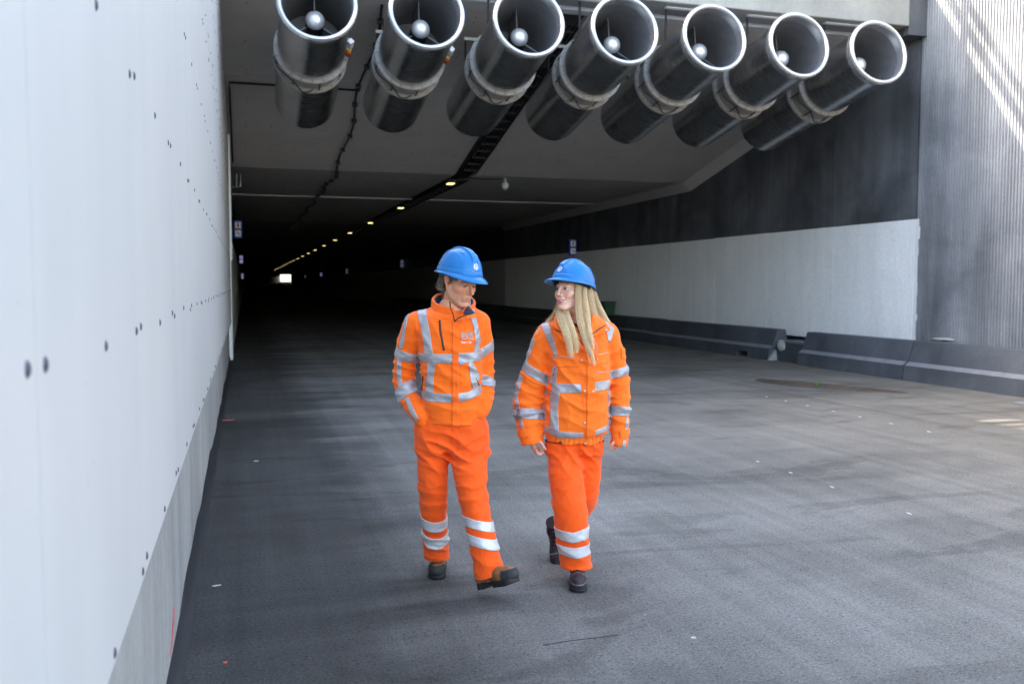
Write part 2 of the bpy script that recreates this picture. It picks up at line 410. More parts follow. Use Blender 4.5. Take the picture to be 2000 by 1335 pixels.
# black bitumen strip with a wavy edge along the foot of the wall
V = []; Fs = []; ys = np.arange(-6, 40, .12); ph = rng.uniform(0, 6, 4)
for i, yy in enumerate(ys):
    h = .052 + .022*math.sin(yy*2.1+ph[0]) + .02*math.sin(yy*.9+ph[1]) + .012*math.sin(yy*5.3+ph[2])
    V += [(XL+.002, yy, max(.02, h)), (XL+.012, yy, max(.02, h)-.004), (XL+.020+.004*math.sin(yy*7), yy, .006), (XL+.058+.006*math.sin(yy*3.3), yy, .003)]
for i in range(len(ys)-1):
    for k in range(3): Fs.append((i*4+k, i*4+k+1, i*4+5+k, i*4+4+k))
m_ = MB(); m_.add(V, Fs)
tag(m_.build("bitumen_strip", M['bitumen'], None, smooth=True), "black rubbery sealing strip with a wavy edge along the foot of the white wall", "sealing strip")

# ---- ribbed walls
def rib_wall(name, y0, y1, z0, z1, mat, parent, pitch=.0635, x=XR, depth=.026, back=.25):
    n = max(1, int(round((y1-y0)/pitch))); p = (y1-y0)/n; V = []; Fs = []
    prof = []
    for i in range(n): a = y0+i*p; prof += [(a, 0), (a+p*.42, 0), (a+p*.55, depth), (a+p*.87, depth)]
    prof.append((y1, 0))
    for (yy, d) in prof: V += [(x+d, yy, z0), (x+d, yy, z1)]
    for i in range(len(prof)-1): Fs.append((2*i, 2*i+1, 2*i+3, 2*i+2))
    nb = len(V); V += [(x+back, y0, z0), (x+back, y0, z1), (x+back, y1, z0), (x+back, y1, z1)]; L = 2*(len(prof)-1)
    Fs += [(nb, nb+1, 1, 0), (L, L+1, nb+3, nb+2), (nb+2, nb+3, nb+1, nb)]
    top = [2*i+1 for i in range(len(prof))]; bot = [2*i for i in range(len(prof))]
    Fs += [tuple(top+[nb+3, nb+1]), tuple(bot[::-1]+[nb, nb+2])]
    m = MB(); m.add(V, Fs); return m.build(name, mat, parent)
rw = tag(empty("ribbed_retaining_wall", (XR, 8, 0)), "tall unpainted grey ribbed concrete wall at the right with stripes of sunlight", "wall")
yy = YP + .12
bounds = [13.42, 10.9, 8.4, 5.9, 3.4, .9, -1.6]
for i in range(len(bounds)-1):
    o = rib_wall("ribbed_panel", bounds[i+1]+.004, bounds[i], 0, 9.2, M['ribbed'], rw); o.matrix_parent_inverse = rw.matrix_basis.inverted()
child_box("wall_core", M['ribbed'], rw, XR+.255, XR+.9, -1.60, 13.42, 0, 9.2)
tw = tag(empty("tunnel_side_wall", (XR, 20, 0)), "ribbed tunnel wall on the right painted white below and black above", "wall")
seams = [13.424, 15.86, 18.25, 20.68, 23.05, 25.42, 27.85, 30.3, 32.7, 35.1, 37.5, 39.9]
for i in range(len(seams)-1):
    y0, y1 = seams[i]+.014, seams[i+1]-.014
    for nm, z0, z1, mt in (("white_panel", .50, 2.80+.004*(i % 3), M['ribwhite']), ("black_panel", 2.806+.004*(i % 3), 6.6 if y0 < 22 else 4.6, M['ribdark'])):
        o = rib_wall(nm, y0, y1, z0, z1, mt, tw, x=XR+rng.uniform(0, .004), depth=.008); o.matrix_parent_inverse = tw.matrix_basis.inverted()
child_box("wall_core", M['ribdark'], tw, XR+.255, XR+1.0, 13.42, 39.9, .0, 7.2)
child_box("wall_footing", M['ribdark'], tw, XR+.02, XR+.25, 13.42, 39.9, .0, .44)
# broken lip of white paint at the front edge
lp = MB(); zz = .5
while zz < 2.79:
    h = rng.uniform(.08, .3); w = rng.uniform(.0, .05) if rng.random() < .6 else rng.uniform(0, .02)
    lp.box(XR-.002, XR+.014, 13.40-w, 13.43, zz, min(2.8, zz+h)); zz += h
o = lp.build("paint_edge", M['ribwhite'], tw); o.matrix_parent_inverse = tw.matrix_basis.inverted()

# ---- long tunnel beyond
def swept(name, prof, y0, y1, mat, parent=None, step=8):
    """prof: closed polygon in (x,z)"""
    ys = [y0]
    while ys[-1] < y1-1e-6: ys.append(min(y1, ys[-1]+step))
    n = len(prof); V = []; Fs = []
    for yv in ys:
        dx, dz = path(yv); V += [(px+dx, yv, pz+dz) for px, pz in prof]
    for i in range(len(ys)-1):
        for k in range(n): Fs.append((i*n+k, i*n+(k+1) % n, (i+1)*n+(k+1) % n, (i+1)*n+k))
    Fs += [tuple(range(n)), tuple((len(ys)-1)*n+k for k in range(n))[::-1]]
    m = MB(); m.add(V, Fs); o = m.build(name, mat, parent)
    if parent: o.matrix_parent_inverse = parent.matrix_basis.inverted()
    return o
swept("far_wall_white", [(XR, 0), (XR, 2.8), (XR+.6, 2.8), (XR+.6, 0)], 39.91, 150, M['ribwhite'], tw)
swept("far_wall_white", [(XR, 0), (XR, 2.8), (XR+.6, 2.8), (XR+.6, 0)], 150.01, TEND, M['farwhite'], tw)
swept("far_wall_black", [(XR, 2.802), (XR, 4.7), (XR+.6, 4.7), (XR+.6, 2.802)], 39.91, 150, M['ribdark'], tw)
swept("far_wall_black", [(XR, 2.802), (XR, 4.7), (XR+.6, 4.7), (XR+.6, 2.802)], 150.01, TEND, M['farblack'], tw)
tl = tag(empty("tunnel_side_wall", (XL, 30, 0)), "tunnel wall on the left, a thin sliver seen past the end of the white boards", "wall")
swept("far_wall_white", [(-.30, 0), (-.30, 2.8), (-1.3, 2.8), (-1.3, 0)], 21.41, 44, M['ribwhite'], tl)
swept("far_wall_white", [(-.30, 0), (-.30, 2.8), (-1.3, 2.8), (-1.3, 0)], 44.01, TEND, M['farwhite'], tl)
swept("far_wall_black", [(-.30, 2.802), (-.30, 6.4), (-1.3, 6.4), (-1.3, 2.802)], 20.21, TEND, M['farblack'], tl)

# ---- roof and portal
roof = tag(empty("tunnel_roof", (5.6, 18, 4.3)), "dim concrete tunnel ceiling in wide slabs, sloping down behind the jet fans", "ceiling")
cuts = [14.35, 17.3, 22.0, 28.4, 34.5, 40.0]
xc = [-.34, 5.08, 5.62, XR+.25]
for i in range(len(cuts)-1):
    y0, y1 = cuts[i]+.008, cuts[i+1]-.008
    for j in (0, 2):
        V = [(xx_, yv, ceil_z(yv)+dz) for yv in (y0, y1) for xx_, dz in ((xc[j], 0), (xc[j+1], 0), (xc[j+1], .8), (xc[j], .8))]
        m = MB(); m.add(V, [(0, 1, 2, 3), (7, 6, 5, 4), (0, 4, 5, 1), (1, 5, 6, 2), (2, 6, 7, 3), (3, 7, 4, 0)])
        o = m.build("ceiling_slab", M['ceiling'], roof); o.matrix_parent_inverse = roof.matrix_basis.inverted()
    V = [(xx_, yv, ceil_z(yv)+dz) for yv in (y0-.008, y1+.008) for xx_, dz in ((xc[1]+.001, .10), (xc[2]-.001, .10), (xc[2]-.001, .8), (xc[1]+.001, .8))]
    m = MB(); m.add(V, [(0, 1, 2, 3), (7, 6, 5, 4), (0, 4, 5, 1), (1, 5, 6, 2), (2, 6, 7, 3), (3, 7, 4, 0)])
    o = m.build("service_groove", M['ribdark'], roof); o.matrix_parent_inverse = roof.matrix_basis.inverted()
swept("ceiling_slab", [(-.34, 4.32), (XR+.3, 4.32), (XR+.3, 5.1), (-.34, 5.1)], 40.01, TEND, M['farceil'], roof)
child_box("roof_deck", M['beam'], roof, -1.4, 12.6, 14.0, 60, 7.0, 7.35)
child_box("joint_strip", M['trim'], roof, -.33, XR, 28.37, 28.43, ceil_z(28.4)-.035, ceil_z(28.4)-.002)
m = MB(); 
for (ya, yb) in ((14.36, 22.0), (22.0, 40.0)):       # chamfer between ceiling and right wall
    za, zb = ceil_z(ya)-.002, ceil_z(yb)-.002
    V = [(XR-.24, ya, za), (XR-.002, ya, za), (XR-.002, ya, za-.22), (XR-.24, yb, zb), (XR-.002, yb, zb), (XR-.002, yb, zb-.22)]
    m.add(V, [(0, 1, 2), (5, 4, 3), (0, 3, 4, 1), (1, 4, 5, 2), (2, 5, 3, 0)])
o = m.build("ceiling_haunch", M['ceiling'], roof); o.matrix_parent_inverse = roof.matrix_basis.inverted()
# anchor bolts dotted over the first slabs (tiny dark heads)
m = MB()
for yv in np.arange(14.7, 27.5, 1.2):
    for xv in np.arange(.1, 11.2, .52):
        if 4.9 < xv < 5.8: continue
        for q in range(2):
            if rng.random() < .8:
                yb_ = yv+q*.16; zc = ceil_z(yb_); m.lathe([(0, .013), (.012, .010), (.013, 0)], 6, (xv+rng.uniform(-.02, .02), yb_, zc-.0), (0, 0, -1))
o = m.build("anchor_bolts", M['screw'], roof); o.matrix_parent_inverse = roof.matrix_basis.inverted(); o["kind"] = "stuff"

pb = tag(empty("portal_beam", (5.6, YP, 6.1)), "pale concrete beam across the tunnel mouth above the row of jet fans", "beam")
child_box("beam_face", M['beam'], pb, -1.4, 11.2, YP, 13.95, 6.12, 6.83, .012)
child_box("beam_end", M['ribdark'], pb, 11.204, XR+.25, YP+.02, 14.1, 5.98, 6.83)
child_box("soffit_recess", M['soffit'], pb, -.34, 11.6, 13.952, 14.34, 6.34, 6.9)
child_box("soffit_strip", M['trim'], pb, -.34, 11.2, 14.10, 14.345, 6.115, 6.335)
child_box("roof_upstand", M['beam'], pb, -1.4, 12.6, 13.96, 14.3, 6.905, 7.0)
for j, (za, zb) in enumerate(((7.19, 7.38), (7.59, 7.77))):
    child_box("guard_rail", M['galv'], pb, -1.4, XR-.01, YP+.05, YP+.09, za, zb)
for xx_ in np.arange(.22, 11.5, 3.2):
    child_box("rail_post", M['galv'], pb, xx_, xx_+.12, YP+.095, YP+.17, 6.835, 7.78)

# ---- jet fans
AX = Vector((.013, .985, -.174)).normalized()
UPF = (Vector((0, 0, 1)) - AX*AX.z).normalized(); SD = AX.cross(UPF).normalized()
names = ["jet fan nearest the white wall, first of the row, red plug on its side", "second jet fan from the white wall, red and yellow plug at its flange",
         "third jet fan from the white wall, hanging left of the ceiling cable groove", "middle jet fan of the seven in the row, fourth from either side",
         "fifth jet fan from the white wall, rear cylinder close to the sixth", "sixth jet fan from the white wall, second from the ribbed concrete wall",
         "jet fan nearest the ribbed concrete wall, last of the row"]
def build_fan(first):
    t = empty("jet_fan")
    R0 = .505; L = 3.55
    A = lambda s, r: (s, r)
    O = Vector((0, 0, 0))
    m = MB(); m.lathe([(.04, R0), (1.42, R0), (1.42, R0-.03), (.04, R0-.03)], 72, O, AX, closed=True); m.build("front_silencer", M['steel'], t, autosmooth=40)
    m = MB(); m.lathe([(.07, R0-.034), (3.1, R0-.036)], 64, O, AX); 
    m.lathe([(1.35, R0-.04), (1.36, 0)], 64, O, AX); m.build("inner_lining", M['duct_in'], t, autosmooth=40)
    prof = []
    for k in range(15):      # rolled bell mouth
        a = math.pi*(1.0*k/14) ; prof.append((.03-.055*math.sin(a), R0-.035+.038-.038*math.cos(a)))
    prof += [(.10, R0+.012), (.16, R0+.003), (.16, R0-.036)]
    m = MB(); m.lathe([(p_[0], p_[1]) for p_ in prof], 72, O, AX, closed=True); m.build("bell_mouth", M['rim'], t, autosmooth=60)
    m = MB(); m.lathe([(1.43, R0-.015), (1.86, R0-.015)], 72, O, AX); m.build("motor_casing", M['flange'], t, autosmooth=40)
    for s0 in (1.43, 1.80):
        m = MB(); m.lathe([(s0, R0-.02), (s0, R0+.045), (s0+.018, R0+.045), (s0+.018, R0-.02)], 72, O, AX, closed=True)
        m.lathe([(s0+.022, R0-.0), (s0+.022, R0+.05), (s0+.04, R0+.05), (s0+.04, R0-.0)], 72, O, AX, closed=True)
        fl = m.build("flange_ring", M['flange'], t, autosmooth=40)
        m = MB()
        for k in range(20):
            a = 2*math.pi*k/20; c = AX*(s0-.012) + (UPF*math.sin(a)+SD*math.cos(a))*(R0+.025)
            m.tube([c, c+AX*.066], .009, 6)
        m.build("flange_bolts", M['darkmetal'], fl)["kind"] = "stuff"
    for k in range(8):
        a = 2*math.pi*(k+.3)/8; c = (UPF*math.sin(a)+SD*math.cos(a))*(R0+.012)
        m = MB(); m.tube([AX*1.47+c, AX*1.80+c], .011, 6); m.build("tie_rod", M['darkmetal'], t)
    m = MB(); m.lathe([(1.87, R0), (L, R0), (L, R0-.03), (1.87, R0-.03)], 72, O, AX, closed=True)
    m.lathe([(L-.02, R0-.02), (L-.019, .0)], 48, O, AX); m.build("rear_silencer", M['steel'], t, autosmooth=40)
    # nose cone, motor body and vanes
    prof = [(.42+.125*(1-math.cos(a_)), .135*math.sin(a_)) for a_ in np.linspace(0.001, math.pi/2, 12)] 
    m = MB(); m.lathe(prof, 40, O, AX); m.build("nose_cone", M['hub'], t, smooth=True)
    m = MB(); m.lathe([(.548, .133), (1.3, .133)], 32, O, AX); m.build("motor_body", M['darkmetal'], t, smooth=True)
    for a in (90, 210, 330):
        dr = UPF*math.sin(R(a)) + SD*math.cos(R(a)); pr = AX.cross(dr)
        m = MB(); V = []
        for s_ in (.62, 1.1):
            for r_ in (.12, R0-.03):
                for w_ in (-.006, .006): V.append(AX*s_ + dr*r_ + pr*w_)
        m.add(V, [(0, 2, 3, 1), (4, 5, 7, 6), (0, 1, 5, 4), (2, 6, 7, 3), (0, 4, 6, 2), (1, 3, 7, 5)]); m.build("vane", M['duct_in'], t)
    # hangers to the ceiling
    for s_ in (.95, 2.55):
        for sd in (-1, 1):
            p0 = AX*s_ + SD*sd*.36 + UPF*.34; m = MB()
            top = .68 if s_ < 1 else .34
            m.tube([p0, Vector((p0.x, p0.y, top))], .018, 6); m.build("hanger", M['darkmetal'], t)
        p1 = AX*s_
        m = MB(); m.box(p1.x-.40, p1.x+.40, p1.y-.04, p1.y+.04, top, top+.05); m.build("hanger_bar", M['whitep'] if s_ < 1 else M['galv'], t)
    # loose cable on the lower side
    m = MB(); cb = []
    for k in range(19):
        q = k/18; a = R(-92 + 78*q); rr = R0+.065 + (.05*math.sin(q*math.pi*3) if q < .35 else 0)
        cb.append(AX*(1.62-.14*q+.06*math.sin(q*9)) + (UPF*math.sin(a)-SD*-1*math.cos(a)*-1)*rr)
    m.tube(cb, .011, 6); m.build("cable", M['blackrub'], t, smooth=True)
    if first:
        a = R(-12); c = UPF*math.sin(a) + SD*math.cos(a)
        sgn = 1 if (SD.x > 0) else -1
        c = UPF*math.sin(a) + SD*sgn*math.cos(a)
        for nm, s0, s1, mt, w in (("junction_plate", .86, 1.06, 'whitep', .05), ("plug", 1.14, 1.23, 'yellow', .034), ("plug", 1.23, 1.34, 'red', .04)):
            m = MB(); m.tube([c*(R0+.035)+AX*s0, c*(R0+.035)+AX*s1], w, 4 if nm[0] == 'j' else 8); m.build(nm, M[mt], t)
    return t
def dup(root, loc):
    r = root.copy(); COL.objects.link(r); r.location = loc
    for ch in list(root.children):
        c = ch.copy(); COL.objects.link(c); c.parent = r
        for g in ch.children:
            d = g.copy(); COL.objects.link(d); d.parent = c
    return r
fa = build_fan(True); fb = build_fan(False)
for i in range(7):
    loc = (1.017+1.502*i, 12.6, 5.42)
    if i == 0: f = fa; f.location = loc
    elif i == 1: f = dup(fa, loc)
    elif i == 2: f = fb; f.location = loc
    else: f = dup(fb, loc)
    tag(f, names[i], "jet fan", "jet fans hanging in a row across the tunnel mouth")

# ---- cable ladder and lamps in the ceiling groove
cl = tag(empty("cable_ladder", (5.36, 22, 4.3)), "dark cable ladder running away along the middle of the tunnel ceiling", "cable ladder")
for xx_ in (5.16, 5.54):
    m = MB(); pts = [(xx_, 14.6, ceil_z(14.6)-.06), (xx_, 21.6, ceil_z(21.6)-.06)]
    m.tube(pts, .028, 4); m.tube([(xx_, 22.5, ceil_z(23)-.07), (xx_, 75, 4.25)], .028, 4)
    o = m.build("rail", M['darkmetal'], cl); o.matrix_parent_inverse = cl.matrix_basis.inverted()
rung = None
for yv in list(np.arange(14.8, 21.6, .42)) + list(np.arange(22.6, 50, .6)):
    if rung is None:
        m = MB(); m.box(-.17, .17, -.03, .03, -.02, .02); rung = m.build("rung", M['darkmetal'], cl)
        o = rung
    else:
        o = rung.copy(); COL.objects.link(o)
    o.matrix_parent_inverse = cl.matrix_basis.inverted(); o.location = (5.35, yv, ceil_z(yv)-.06)
for j in range(4):
    m = MB(); pts = [(5.17+.1*j+.01*math.sin(y_*3+j), y_, ceil_z(y_)-.045+(.05 if y_ > 22 else 0)) for y_ in np.arange(14.6, 60, .5)]
    m.tube(pts, .022, 5); o = m.build("cable", M['blackrub'], cl); o.matrix_parent_inverse = cl.matrix_basis.inverted()
lamp0 = None
ordn = ["nearest", "second", "third", "fourth", "fifth", "sixth"]
for k in range(19):
    yv = 22.6+7.6*k; dx, dz = path(yv)
    loc = (5.10+dx, yv, 4.20+dz)
    if lamp0 is None:
        lamp0 = empty("ceiling_lamp", loc)
        m = MB(); m.box(-.13, .13, -.18, .18, .0, .07, .01); m.build("housing", M['darkmetal'], lamp0)
        m = MB(); m.box(-.085, .085, -.12, .12, -.014, .0); m.build("diffuser", M['glow'], lamp0)
        m = MB(); m.box(-.02, .02, -.03, .03, .07, .14); m.build("bracket", M['darkmetal'], lamp0)
        l = lamp0
    else: l = dup(lamp0, loc)
    lab = (f"{ordn[k]} glowing yellow lamp of the line along the tunnel ceiling" if k < 6 else "tiny yellow ceiling lamp deep inside the tunnel, beyond the sixth of its line")
    tag(l, lab, "lamp", "lamps in a line along the tunnel ceiling")

# ---- things on the ceiling and walls of the tunnel
pz = tag(empty("dome_camera", (6.5, 22.4, 4.36)), "small white dome camera hanging from the ceiling right of the lamps", "camera")
m = MB(); m.tube([(0, 0, 0), (0, 0, -.14)], .035, 12); m.build("mount", M['whitep'], pz)
m = MB(); m.lathe([(.12, .06), (.14, .085), (.22, .09), (.26, .075)], 24, (0, 0, 0), (0, 0, -1)); m.build("housing", M['whitep'], pz, autosmooth=40)
m = MB(); m.lathe([(.26+.07*math.sin(a_), .07*math.cos(a_)) for a_ in np.linspace(0, math.pi/2, 8)], 20, (0, 0, 0), (0, 0, -1)); m.build("dome", M['galv'], pz, smooth=True)
m = MB(); m.tube([(-1.25, -.1, -.03), (-.6, -.05, -.05), (-.1, 0, -.03)], .014, 6); m.build("cable", M['blackrub'], pz)
cv = MB(); pts = [(2.2+.06*math.sin(y_*1.7), y_, ceil_z(y_)-.03-.02*abs(math.sin(y_*2.1))) for y_ in np.arange(14.5, 60, .4)]
cv.tube(pts, .022, 6)
cob = tag(empty("ceiling_cable", (2.2, 20, 4.5)), "black cable clipped along the ceiling between the white wall and the lamps", "cable")
o = cv.build("cable_run", M['blackrub'], cob); o.matrix_parent_inverse = cob.matrix_basis.inverted()
clip = None
for yv in np.arange(15, 45, .8):
    if clip is None: m = MB(); m.box(-.05, .05, -.03, .03, -.075, .01); clip = m.build("clip", M['darkmetal'], cob); o = clip
    else: o = clip.copy(); COL.objects.link(o)
    o.matrix_parent_inverse = cob.matrix_basis.inverted(); o.location = (2.2+.06*math.sin(yv*1.7), yv, ceil_z(yv)-.012)
m = MB(); m.tube([(.9, 17.6, ceil_z(17.6)-.03), (-.20, 17.6, ceil_z(17.6)-.03), (-.20, 17.9, ceil_z(17.9)-.05), (-.20, 21.6, ceil_z(21.6)-.05)], .02, 6)
m.tube([(.9, 17.6, ceil_z(17.6)-.03), (2.2, 17.6, ceil_z(17.6)-.03)], .02, 6)
tag(m.build("conduit", M['darkmetal']), "thin dark conduit bent round the corner where ceiling meets the white wall", "conduit")
an = tag(empty("wall_bracket", (-.3, 23.0, 4.0)), "small grey bracket with two upright prongs on the left wall inside the tunnel mouth", "bracket")
m = MB(); m.tube([(0, 0, 0), (.22, 0, -.02), (.24, 0, .06)], .016, 6); m.build("arm", M['galv'], an)
for dx_ in (.17, .26): m = MB(); m.tube([(dx_, 0, 0), (dx_, 0, .30)], .013, 6); m.build("prong", M['whitep'], an)

def exit_sign(loc, side, w=.26, h=.58, lit=False):
    t = empty("wall_sign", loc); s = -1 if side == 'R' else 1
    m = MB(); m.box(min(0, s*w), max(0, s*w), -.05, .05, 0, h, .008); m.build("sign_box", M['signblue'], t)
    cx = s*w/2
    for z0, sym in ((h*.56, 0), (h*.10, 1)):
        m = MB(); m.box(cx-w*.34, cx+w*.34, -.058, -.0505, z0, z0+h*.34); pl = m.build("white_field", M['litsign' if lit else 'signwhite'], t)
        m = MB()
        if sym == 0: m.box(cx-.03, cx+.03, -.064, -.0585, z0+h*.05, z0+h*.29)
        else: m.prism([(cx-.05, z0+h*.25), (cx-.01, z0+h*.27), (cx+.06, z0+h*.1), (cx+.03, z0+h*.06)], 'y', -.064, -.0585)
        m.build("pictogram", M['signred' if sym == 0 else 'signgreen'], pl)
    m = MB(); m.box(-s*.08 if s < 0 else -.02, .02 if s > 0 else .08, -.03, .03, h*.3, h*.6); m.build("bracket", M['darkmetal'], t)
    return t
def inx(y): return path(y)[0], path(y)[1]
sgn = [(30.4, "blue box sign with two white fields on the right wall above the woman's helmet", False),
       (67.5, "small blue box sign on the right tunnel wall, second nearest", False), (105.5, "tiny blue box sign on the right tunnel wall, third nearest", False),
       (142, "lit pale blue sign far down the right tunnel wall", True), (180, "very small far sign on the right tunnel wall, just right of the daylight exit", False)]
for (yv, lab, lit) in sgn:
    tag(exit_sign((XR-.12 if yv < 35 else XR-.02, yv, 2.67+(.25 if yv > 35 else 0)), 'R', lit=lit), lab, "sign", "blue box signs projecting from the tunnel walls")
for (yv, zz_, lab, lit) in [(31.0, 3.15, "blue box sign with two white fields at the left tunnel wall", False), (62, 3.0, "pale lit sign on the left tunnel wall below the nearer blue sign", True),
                       (95, 2.2, "dim lit sign far down the left tunnel wall, low down", True)]:
    tag(exit_sign((-.29, yv, zz_), 'L', lit=lit), lab, "sign", "blue box signs projecting from the tunnel walls")

# ---- concrete barriers on the right
BP = [(0, 0), (.035, .25), (.115, .31), (.235, .655), (.25, .665), (.41, .665), (.425, .655), (.55, 0)]
def barrier(y0, y1, x, lab, rot=0.0, notch=None, group="concrete barriers along the right wall", z=0.0):
    t = empty("concrete_barrier", (x, y0, z), rot); L = y1-y0
    m = MB()
    ys = [0.0, L]
    if notch: ys = [0.0, notch[0], notch[1], L]
    for a, c in zip(ys[:-1], ys[1:]):
        if notch and (a, c) == notch: poly = [(.02, .13)] + BP[1:-1] + [(.53, .13)]
        else: poly = BP
        m.prism(poly, 'y', a+.0001, c-.0001)
    bd = m.build("barrier_body", M['barrier'], t)
    bm = bmesh.new(); bm.from_mesh(bd.data)
    bm.free()
    m = MB(); m.prism([(.033, .252), (.115, .3135), (.119, .3100), (.040, .247)], 'y', .012, L-.012); m.build("ledge", M['barrier_edge'], t)
    tag(t, lab, "barrier", group); return t
barrier(12.70, 15.72, 10.72, "dark concrete barrier just right of the gap in the row", R(.0))
barrier(9.64, 12.675, 10.74, "dark concrete barrier running out of the picture at the right edge", R(.2))
barrier(6.58, 9.62, 10.75, "dark concrete barrier nearest the camera, outside the right edge", R(.2))
inner = [("dark concrete barrier just left of the gap, with a notch at its foot", (.85, 1.35))]
yy = 16.86
for i in range(9):
    L = 6.0; xo = 10.78 + (0 if yy < 17 else .0) + min(.28, (yy-16.86)*.028)
    lab = inner[0][0] if i == 0 else ("second dark concrete barrier inside the tunnel, behind the woman's shoulder" if i == 1 else "dark concrete barrier deep inside the tunnel beyond the second one")
    barrier(yy, yy+L, xo, lab, R(0), inner[0][1] if i == 0 else None); yy += L+.015
# gap: low dark kerb block, broken pieces
gb = MB(); gb.box(10.98, 11.5, 15.74, 16.84, 0, .40, .01); tag(gb.build("kerb_block", M['barrier']), "low dark concrete block filling the gap between the barriers", "block")
gb = MB(); gb.box(10.975, 11.5, 15.76, 16.83, .405, .43); tag(gb.build("metal_strip", M['barrier_edge']), "pale strip lying along the top of the low block in the barrier gap", "strip")
def rock(name, c, r, mat, seed, sq=(1, 1, 1)):
    bm = bmesh.new(); bmesh.ops.create_icosphere(bm, subdivisions=2, radius=1); g = np.random.default_rng(seed)
    for v in bm.verts:
        k_ = 1+g.uniform(-.16, .16); v.co = Vector((v.co.x*r*sq[0]*k_, v.co.y*r*sq[1]*k_, v.co.z*r*sq[2]*k_))
    me = bpy.data.meshes.new(name); bm.to_mesh(me); bm.free(); me.materials.append(mat); o = add_obj(name, me); o.location = c; return o
tag(rock("concrete_lump", (10.99, 16.66, .32), .13, M['rubble'], 3, (.7, 1, 1)), "pale round concrete lump against the barrier end in the gap", "rubble")
m = MB(); m.prism([(0, 0), (.20, 0), (.17, .22)], 'y', 0, .07); o = m.build("concrete_wedge", M['rubble']); o.location = (10.76, 16.78, .002)
tag(o, "white broken wedge leaning at the foot of the notched barrier", "rubble")
tag(rock("broken_slab", (11.42, 12.55, .69), .12, M['rubble'], 9, (.7, 2.0, .28)), "loose grey slab piece lying behind the barrier top below the ribbed wall", "rubble")
# green box behind the woman's hair
gx = tag(empty("green_crate", (11.05, 26.5, .665)), "dark green crate standing on the barrier beside the woman's hair", "crate")
m = MB(); m.prism([(-.15, 0), (.15, 0), (.19, .40), (-.19, .40)], 'y', -.28, .28); m.build("crate_body", M['green'], gx)
m = MB(); m.box(-.21, .21, -.30, .30, .402, .43); m.build("crate_rim", M['green'], gx)
# marks on the road
def marks(name, mat, lst, lab, grp):
    for i, (x, y_, w, l, rz, lb) in enumerate(lst):
        n = 9; V = [(math.cos(2*math.pi*k/n)*l/2*rng.uniform(.8, 1.1), math.sin(2*math.pi*k/n)*w/2*rng.uniform(.75, 1.2), 0) for k in range(n)]
        m = MB(); m.add([(a, b, .0045) for a, b, c in V]+[(a, b, .0005) for a, b, c in V], [tuple(range(n))]+[(k, n+k, n+(k+1) % n, (k+1) % n) for k in range(n)])
        o = m.build(name, mat); o.location = (x, y_, 0); o.rotation_euler = (0, 0, rz); tag(o, lb, "road mark", grp)
marks("paint_mark", M['chipw'], [(4.49, y_, .022, .07, R(80), l_) for y_, l_ in
      ((4.18, "white dash on the road at the right edge, nearest of the near line"), (5.20, "white dash of the near line, second from the camera"),
       (6.07, "white dash of the near line, third from the camera"), (6.64, "white dash of the near line, fourth from the camera"), (7.16, "white dash of the near line, farthest from the camera"))], "", "white dashes in the near line on the road")
marks("paint_mark", M['chipw'], [(7.22, y_, .022, .08, R(80), l_) for y_, l_ in zip((8.09, 8.70, 9.25, 9.77, 10.33, 10.83, 11.31),
      ("nearest", "second nearest", "third nearest", "fourth nearest", "fifth nearest", "sixth nearest", "farthest"))] and
      [(7.22, y_, .022, .08, R(80), f"{o_} small white dash of the far line towards the barriers") for y_, o_ in zip((8.09, 8.70, 9.25, 9.77, 10.33, 10.83, 11.31),
      ("nearest", "second nearest", "third nearest", "fourth nearest", "fifth nearest", "sixth nearest", "farthest"))], "", "white dashes in the far line on the road")
marks("paint_mark", M['chipw'], [(-.175, 5.0, .012, .05, .2, "short white chip on the dark asphalt beside the white wall"), (.075, 8.5, .03, .05, .2, "white fleck on the dark lane behind the white chip"),
      (1.86, 3.95, .008, .012, .2, "tiny pale crumb on the road below the woman"), (1.95, 3.62, .02, .03, .3, "white fleck on the road at the bottom, right of the woman")], "", "stray white flecks on the road")
marks("red_mark", M['chipr'], [(-.22, 11.2, .05, .16, .1, "red dash on the asphalt far down beside the white wall"), (-.108, 3.95, .016, .02, 0, "small orange-red fleck near the bottom beside the white wall")], "", "red marks beside the white wall")
m = MB(); m.tube([(1.26+.37*t_, 3.735+.02*t_+.006*math.sin(t_*5), .003) for t_ in np.linspace(0, 1, 14)], .0016, 5)
tag(m.build("wire", M['blackrub']), "thin black wire lying on the road in front of the woman", "wire")
m = MB(); m.box(10.05, 10.25, 9.55, 9.75, .002, .02); tag(m.build("timber_offcut", M['barrier_edge']), "short pale offcut on the road near the right edge below the barrier", "offcut")
# dirt strip with a weed
nx, ny = 60, 26; V = []; Fs = []
for i in range(nx):
    for j in range(ny):
        u, v = i/(nx-1), j/(ny-1)
        y_ = 13.5 - 2.4*u; xm = 8.45+1.05*u**1.6; w = .36*math.sin(math.pi*min(1, max(0, u)))**.6+.02
        e_ = min(1, 4*v*(1-v)*1.4)*math.sin(math.pi*u)**.4 if 0 < u < 1 else 0
        V.append((xm+(v-.5)*2*w, y_, .001 + (e_ > .02)*(.004+.028*e_*max(0, rng.uniform(.0, 1)*.6+.5*math.sin(v*17+u*5)))))
for i in range(nx-1):
    for j in range(ny-1): Fs.append((i*ny+j, i*ny+j+1, (i+1)*ny+j+1, (i+1)*ny+j))
m = MB(); m.add(V, Fs); tag(m.build("dirt_ridge", M['dirt'], None, smooth=True), "low ridge of brown dirt lying on the road in front of the barriers", "dirt", kind="stuff")
wd = tag(empty("weed", (8.62, 12.1, .02)), "tiny green weed growing out of the dirt ridge", "weed")
